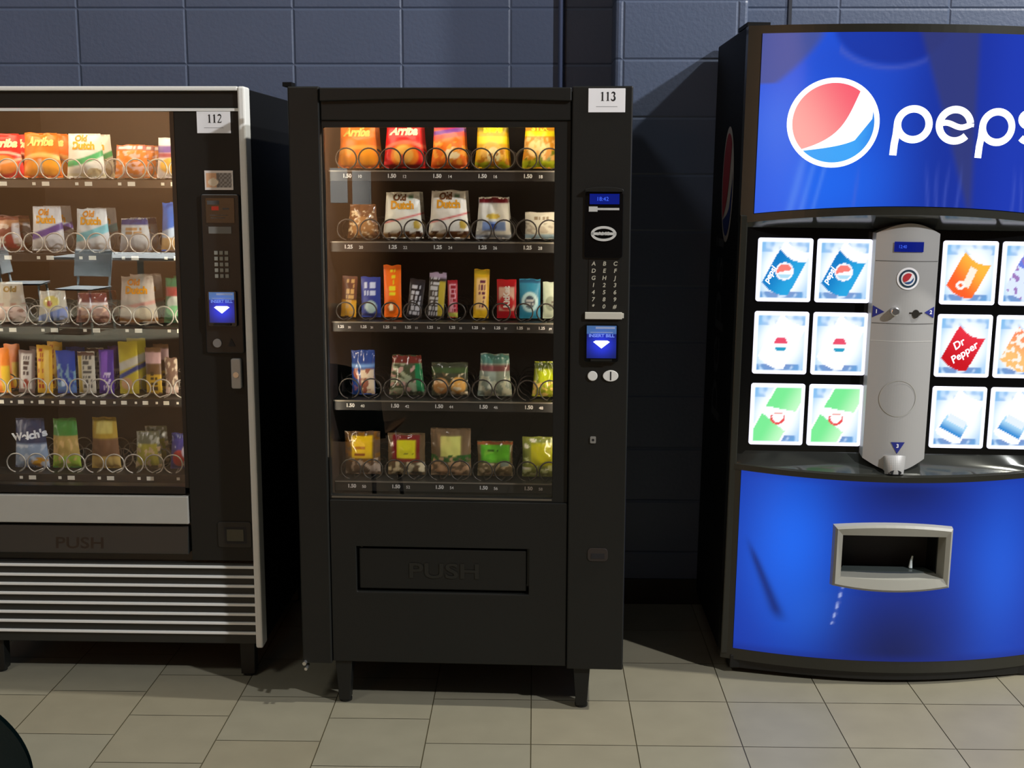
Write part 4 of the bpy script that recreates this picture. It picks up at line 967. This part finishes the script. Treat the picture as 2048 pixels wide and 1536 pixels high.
snack('f3', 'snack_bag', 'chips', 'white chip bag with green sweep and yellow lettering on the top shelf of the left machine', (238, 240, 228), [('band', .32, .46, (60, 180, 110), .25, .2), ('band', 0, .1, (225, 225, 190)), ('ell', .75, .14, .2, .08, (200, 190, 150))], texts=dty(), behind=1, blab='white and green chip bag behind its twin on the top shelf of the left machine')
snack('f4', 'snack_bag', 'snack', 'orange and pink speckled snack bag on the top shelf of the left machine', (238, 140, 40), [('band', .84, 1, (190, 120, 120)), ('glyph', .1, .9, .84, .97, (250, 235, 230), 1), ('chips', 0, .8, (245, 200, 190), 7, .05), ('band', 0, .1, (240, 190, 160))], behind=2, blab='orange and pink speckled bag behind its twin in the left machine')
snack('f5', 'snack_bag', 'chips', 'white snack bag with purple band, right end of the top shelf in the left machine', (232, 228, 226), [('band', .62, .8, (110, 80, 160)), ('band', .5, .62, (170, 80, 90)), ('ell', .5, .3, .4, .2, (240, 190, 80))], behind=1, blab='white and purple banded bag behind its twin in the left machine')
# --- 112 second shelf
snack('g1', 'snack_bag', 'snack', 'brown snack bag at the left end of the second shelf in the left machine', (120, 62, 44), [('band', .7, .9, (170, 120, 80)), ('ell', .7, .25, .4, .2, (140, 40, 34)), ('rect', .84, 1, .2, .8, (210, 205, 200)), ('chips', .1, .9, (190, 170, 150), 6, .2)], behind=1, blab='brown and dark red snack bag behind its twin in the left machine')
snack('g2', 'snack_bag', 'chips', 'white chip bag with purple sweep and yellow lettering on the second shelf of the left machine', (222, 222, 220), [('band', .34, .5, (96, 66, 150), .25, .1), ('band', 0, .08, (180, 180, 170))], texts=dty(.78), behind=1, blab='white and purple chip bag behind its twin on the second shelf of the left machine')
snack('g3', 'snack_bag', 'chips', 'white chip bag with teal sweep and yellow lettering on the second shelf of the left machine', (226, 232, 230), [('band', .3, .5, (120, 205, 215), .25, .1)], texts=dty(.78), behind=1, blab='white and teal chip bag behind its twin on the second shelf of the left machine')
snack('g4', 'snack_bag', 'snack', 'blue topped white snack bag on the second shelf of the left machine', (210, 222, 232), [('band', .8, 1, (28, 60, 150)), ('glyph', .2, .8, .5, .75, (200, 160, 110), 2)], behind=1, blab='blue topped white snack bag behind its twin in the left machine')
snack('g5', 'snack_bag', 'chips', 'bright blue snack bag at the right end of the second shelf in the left machine', (44, 110, 210), [('band', .3, .5, (190, 215, 240), .2), ('band', 0, .28, (200, 170, 120))], behind=1, blab='bright blue snack bag behind its twin in the left machine')
# --- 112 third shelf
snack('h1', 'snack_bag', 'chips', 'grey white chip bag, left end of the third shelf in the left machine', (170, 160, 140), [('band', .0, .4, (215, 190, 175)), ('chips', 0, .5, (160, 120, 100), 6, .1)], texts=[('Old', .62, .82, .4, .024, (130, 100, 20))], behind=0)
snack('h2', 'snack_bag', 'snack', 'pale yellow and blue snack bag on the third shelf of the left machine', (205, 200, 180), [('band', 0, .35, (130, 150, 210), .3), ('ell', .5, .65, .3, .2, (220, 205, 110)), ('ell', .45, .6, .1, .1, (180, 80, 60))], film=True)
snack('h3', 'snack_bag', 'snack', 'pink and brown crinkled snack pack on the third shelf of the left machine', (170, 120, 108), [('band', .7, 1, (120, 60, 60)), ('band', .5, .68, (225, 215, 210)), ('chips', 0, .6, (225, 180, 150), 6, .1)], film=True, behind=1, blab='pink and brown crinkled pack behind its twin in the left machine')
snack('h4', 'snack_bag', 'chips', 'white and tan chip bag with yellow lettering on the third shelf of the left machine', (216, 210, 200), [('band', .34, .42, (225, 170, 160), .15), ('band', 0, .12, (180, 130, 70)), ('ell', .25, .22, .3, .14, (235, 228, 215)), ('ell', .7, .2, .26, .14, (240, 230, 205))], texts=dty(.78), behind=1, blab='dark red chip bag lying behind the tan lettered one in the left machine')
snack('h5', 'snack_bag', 'snack', 'green and red snack bag at the right end of the third shelf in the left machine', (40, 110, 76), [('band', .6, .8, (150, 60, 60)), ('ell', .4, .45, .3, .16, (190, 200, 190)), ('ell', .4, .28, .34, .12, (110, 190, 130))], behind=1, blab='green and red snack bag behind its twin in the left machine')
# --- 112 candy shelf
CS = 'on the candy shelf of the left machine'
snack('i1', 'candy_bar', 'candy bar', 'orange and yellow candy bar at the left end of the candy shelf, left machine', (220, 120, 24), [('rect', .5, 1, 0, .6, (220, 180, 40))], **BAR, behind=1, blab='orange and yellow candy bar behind its twin ' + CS)
snack('i2', 'candy_bar', 'candy bar', 'silver and brown candy bar beside orange one ' + CS, (120, 100, 92), [('rect', .15, .85, .1, .92, (205, 200, 190)), ('glyph', .3, .7, .4, .9, (70, 50, 44), 4), ('ell', .5, .22, .2, .12, (150, 60, 40))], **BAR, rot=.06, behind=1, blab='silver and brown candy bar behind its twin ' + CS)
snack('i3', 'candy_bar', 'candy bar', 'yellow candy bar with red letters ' + CS, (232, 180, 50), [('glyph', .1, .45, .1, .95, (180, 40, 30), 8), ('rect', .5, .8, .1, .9, (240, 205, 110))], **BAR, rot=.03, behind=1, blab='yellow candy bar behind the red lettered one ' + CS)
snack('i4', 'candy_bar', 'candy bar', 'blue candy bag with pale figures ' + CS, (28, 66, 160), [('chips', .1, .7, (120, 160, 180), 6, .1), ('ell', .35, .25, .12, .1, (200, 220, 240)), ('band', 0, .15, (90, 130, 190))], **BAR, behind=1, blab='blue candy bag behind its twin ' + CS)
snack('i5', 'candy_bar', 'candy bar', 'silver grey candy bar with dark letters ' + CS, (196, 190, 170), [('rect', .0, .25, 0, 1, (185, 160, 70)), ('glyph', .35, .85, .12, .9, (80, 76, 70), 7), ('band', .9, 1, (90, 60, 50))], **BAR, behind=1, blab='silver grey candy bar behind its twin ' + CS)
snack('i6', 'candy_bar', 'candy bar', 'purple candy bar with white letters ' + CS, (74, 40, 140), [('rect', .15, .6, .3, .95, (130, 80, 190)), ('glyph', .3, .8, .06, .5, (215, 200, 225), 6)], **BAR, rot=.03, behind=1, blab='purple candy bar behind its twin ' + CS)
snack('i7', 'candy_bar', 'candy bar', 'tall yellow, white and blue striped candy bag ' + CS, (212, 196, 60), [('band', .5, .66, (210, 210, 200), .15), ('band', .36, .46, (50, 70, 150), .2), ('ell', .4, .2, .3, .12, (225, 180, 140))], **BAR, behind=1, blab='tall yellow, white and blue bag behind its twin ' + CS)
snack('i8', 'candy_bar', 'candy bar', 'brown and gold candy bar with pale pink top ' + CS, (110, 80, 50), [('band', .66, .9, (205, 170, 170)), ('band', 0, .42, (214, 176, 50)), ('glyph', .3, .75, .06, .5, (80, 60, 20), 4)], **BAR, behind=1, blab='brown and gold candy bar behind its twin ' + CS)
snack('i9', 'candy_bar', 'candy bar', 'clear and tan sweet pack at the right end of the candy shelf, left machine', (124, 96, 80), [('chips', 0, 1, (210, 195, 170), 6, .05), ('band', 0, .2, (225, 200, 185))], **BAR)
# --- 112 bottom shelf
snack('j1', 'snack_bag', 'snack', 'navy and silver fruit snack bag with outlined lettering on the bottom shelf of the left machine', (40, 52, 84), [('band', 0, .5, (140, 160, 185)), ('ell', .75, .12, .25, .1, (220, 160, 40)), ('chips', 0, .5, (190, 200, 210), 6, .1)], texts=[("Welch's", .48, .66, .85, .034, (215, 220, 225), 8)], rot=.0)
snack('j2', 'snack_bag', 'snack', 'green snack bag with tan lower half on the bottom shelf of the left machine', (60, 130, 50), [('band', 0, .66, (176, 150, 80)), ('band', 0, .26, (150, 180, 60)), ('chips', .1, .6, (205, 170, 110), 6, .1)])
snack('j3', 'snack_bag', 'snack', 'yellow and brown snack bag on the bottom shelf of the left machine', (170, 140, 40), [('rect', .2, .85, .7, .92, (200, 185, 100)), ('band', .25, .6, (110, 76, 50)), ('band', 0, .24, (190, 160, 90)), ('band', .93, 1, (140, 120, 20))])
snack('j4', 'snack_bag', 'snack', 'clear and olive crinkled sweet bag on the bottom shelf of the left machine', (120, 124, 100), [('chips', .6, 1, (170, 175, 165), 7, .0), ('rect', .1, .9, .1, .68, (180, 176, 70)), ('chips', 0, .6, (210, 190, 150), 8, .1)], film=True, behind=1, blab='clear and olive crinkled bag behind its twin on the bottom shelf')
snack('j5', 'snack_bag', 'snack', 'purple and red fruit snack pack at the right end of the bottom shelf, left machine', (60, 60, 140), [('ell', .4, .32, .3, .24, (190, 60, 60)), ('ell', .72, .5, .22, .2, (220, 215, 235)), ('band', .85, 1, (30, 40, 110))], film=True)

# ------------------------------------------------------------------ chair in the near left corner
CH = empty('stacking_chair', (-1.03, -2.955, 0), PI + .1, 'dark teal plastic chair back cut off at the lower left corner', 'chair')
teal = mat('dark_teal_plastic', (12, 36, 38), .4, bump=.1, nscale=200)
def shell(u, v):
    zz = .44 + .36 * v; q_ = max(0, (zz - .66) / .14); wv = .225 * math.sqrt(max(0, 1 - min(1, q_) ** 2))
    x = (2 * u - 1) * max(wv, .002)
    return x, .05 * (2 * u - 1) ** 2 * (wv / .225) ** 2 - .02 * math.sin(PI * v) - .09 * v, zz
mb = MB(); NU, NV = 24, 40
mb.grid(NU, NV, lambda u, v: Vector(shell(u, 1 - (1 - v) ** 1.0)), None); mb.grid(NU, NV, lambda u, v: Vector(shell(u, v)) + Vector((0, .012, 0)), None, flip=True)
b_ = mb.build('backrest', teal, CH, smooth=True)
mb = MB(); mb.grid(20, 20, lambda u, v: ((2 * u - 1) * .22, .42 * v - .0, .44 - .018 * math.sin(PI * v) + .03 * (2 * u - 1) ** 4), None); mb.grid(20, 20, lambda u, v: ((2 * u - 1) * .22, .42 * v, .428 - .018 * math.sin(PI * v) + .03 * (2 * u - 1) ** 4), None, flip=True)
mb.build('seat', teal, CH, smooth=True)
for sx in (-1, 1):
    for y0, y1 in ((.03, -.03), (.38, .44)):
        MB().tube([(sx * .17, y0, .425), (sx * .2, y1, .0)], .0105, 10).build('leg', mat('chair_metal', (60, 62, 64), .3, metal=.8), CH, smooth=True)

# ------------------------------------------------------------------ far side of the hall (mirrored in the glass)
struct(MB().box(-8, 7, -13.1, -13.0, 0, 5.8).build('wall_far', mat('tan_far_wall', (190, 138, 92), .7)))
TB = empty('cafe_table', (-4.55, -10.5, 0), .1, 'white topped cafe table mirrored in the glass of machine 112', 'table')
whl = mat('white_laminate', (235, 240, 240), .5)
MB().box(-.8, .8, -.45, .45, .72, .75).build('tabletop', whl, TB, bevel=.004)
MB().tube([(0, 0, .02), (0, 0, .72)], .035, 16).build('pedestal', chrome, TB, smooth=True)
MB().disc(0, 0, .28, .28, 0, .02, 32, 'z').build('base', chrome, TB, bevel=.004)
def cafe_chair(x, y, rz, label):
    c = empty('cafe_chair', (x, y, 0), rz, label, 'chair', 'white cafe chairs on the far side')
    mb = MB(); mb.grid(10, 10, lambda u, v: ((u - .5) * .42, (v - .5) * .42, .46 - .012 * math.sin(PI * u) * math.sin(PI * v))); mb.grid(10, 10, lambda u, v: ((u - .5) * .42, (v - .5) * .42, .445 - .012 * math.sin(PI * u) * math.sin(PI * v)), flip=True)
    mb.build('seat', whl, c, smooth=True)
    mb = MB(); mb.grid(10, 10, lambda u, v: ((u - .5) * .42, .21 - .03 * (2 * u - 1) ** 2 + .05 * v, .56 + .28 * v)); mb.grid(10, 10, lambda u, v: ((u - .5) * .42, .225 - .03 * (2 * u - 1) ** 2 + .05 * v, .56 + .28 * v), flip=True)
    mb.build('backrest', whl, c, smooth=True)
    for sx in (-1, 1):
        MB().tube([(sx * .17, -.17, .45), (sx * .2, -.21, 0)], .013, 8).build('leg', whl, c, smooth=True)
        MB().tube([(sx * .19, .26, .8), (sx * .18, .2, .45), (sx * .2, .24, 0)], .013, 8).build('leg', whl, c, smooth=True)
cafe_chair(-5.75, -10.3, 1.4, 'white cafe chair farther from the table, mirrored in the glass of machine 112')
cafe_chair(-4.9, -9.75, 3.3, 'white cafe chair drawn up to the white table, mirrored in machine 112')
for i, (dx, zz, hh, ww, lb) in enumerate(((-2.22, 1.27, .43, .22, 'left one of two white paper notices on the tan far wall'), (-1.94, 1.25, .42, .24, 'right one of two white paper notices on the tan far wall'))):
    tag(MB().box(-1.15 + dx, -1.15 + dx + ww, -13.0, -12.996, zz, zz + hh).build('wall_notice', paper), lb, 'notice', 'paper notices on the far wall')
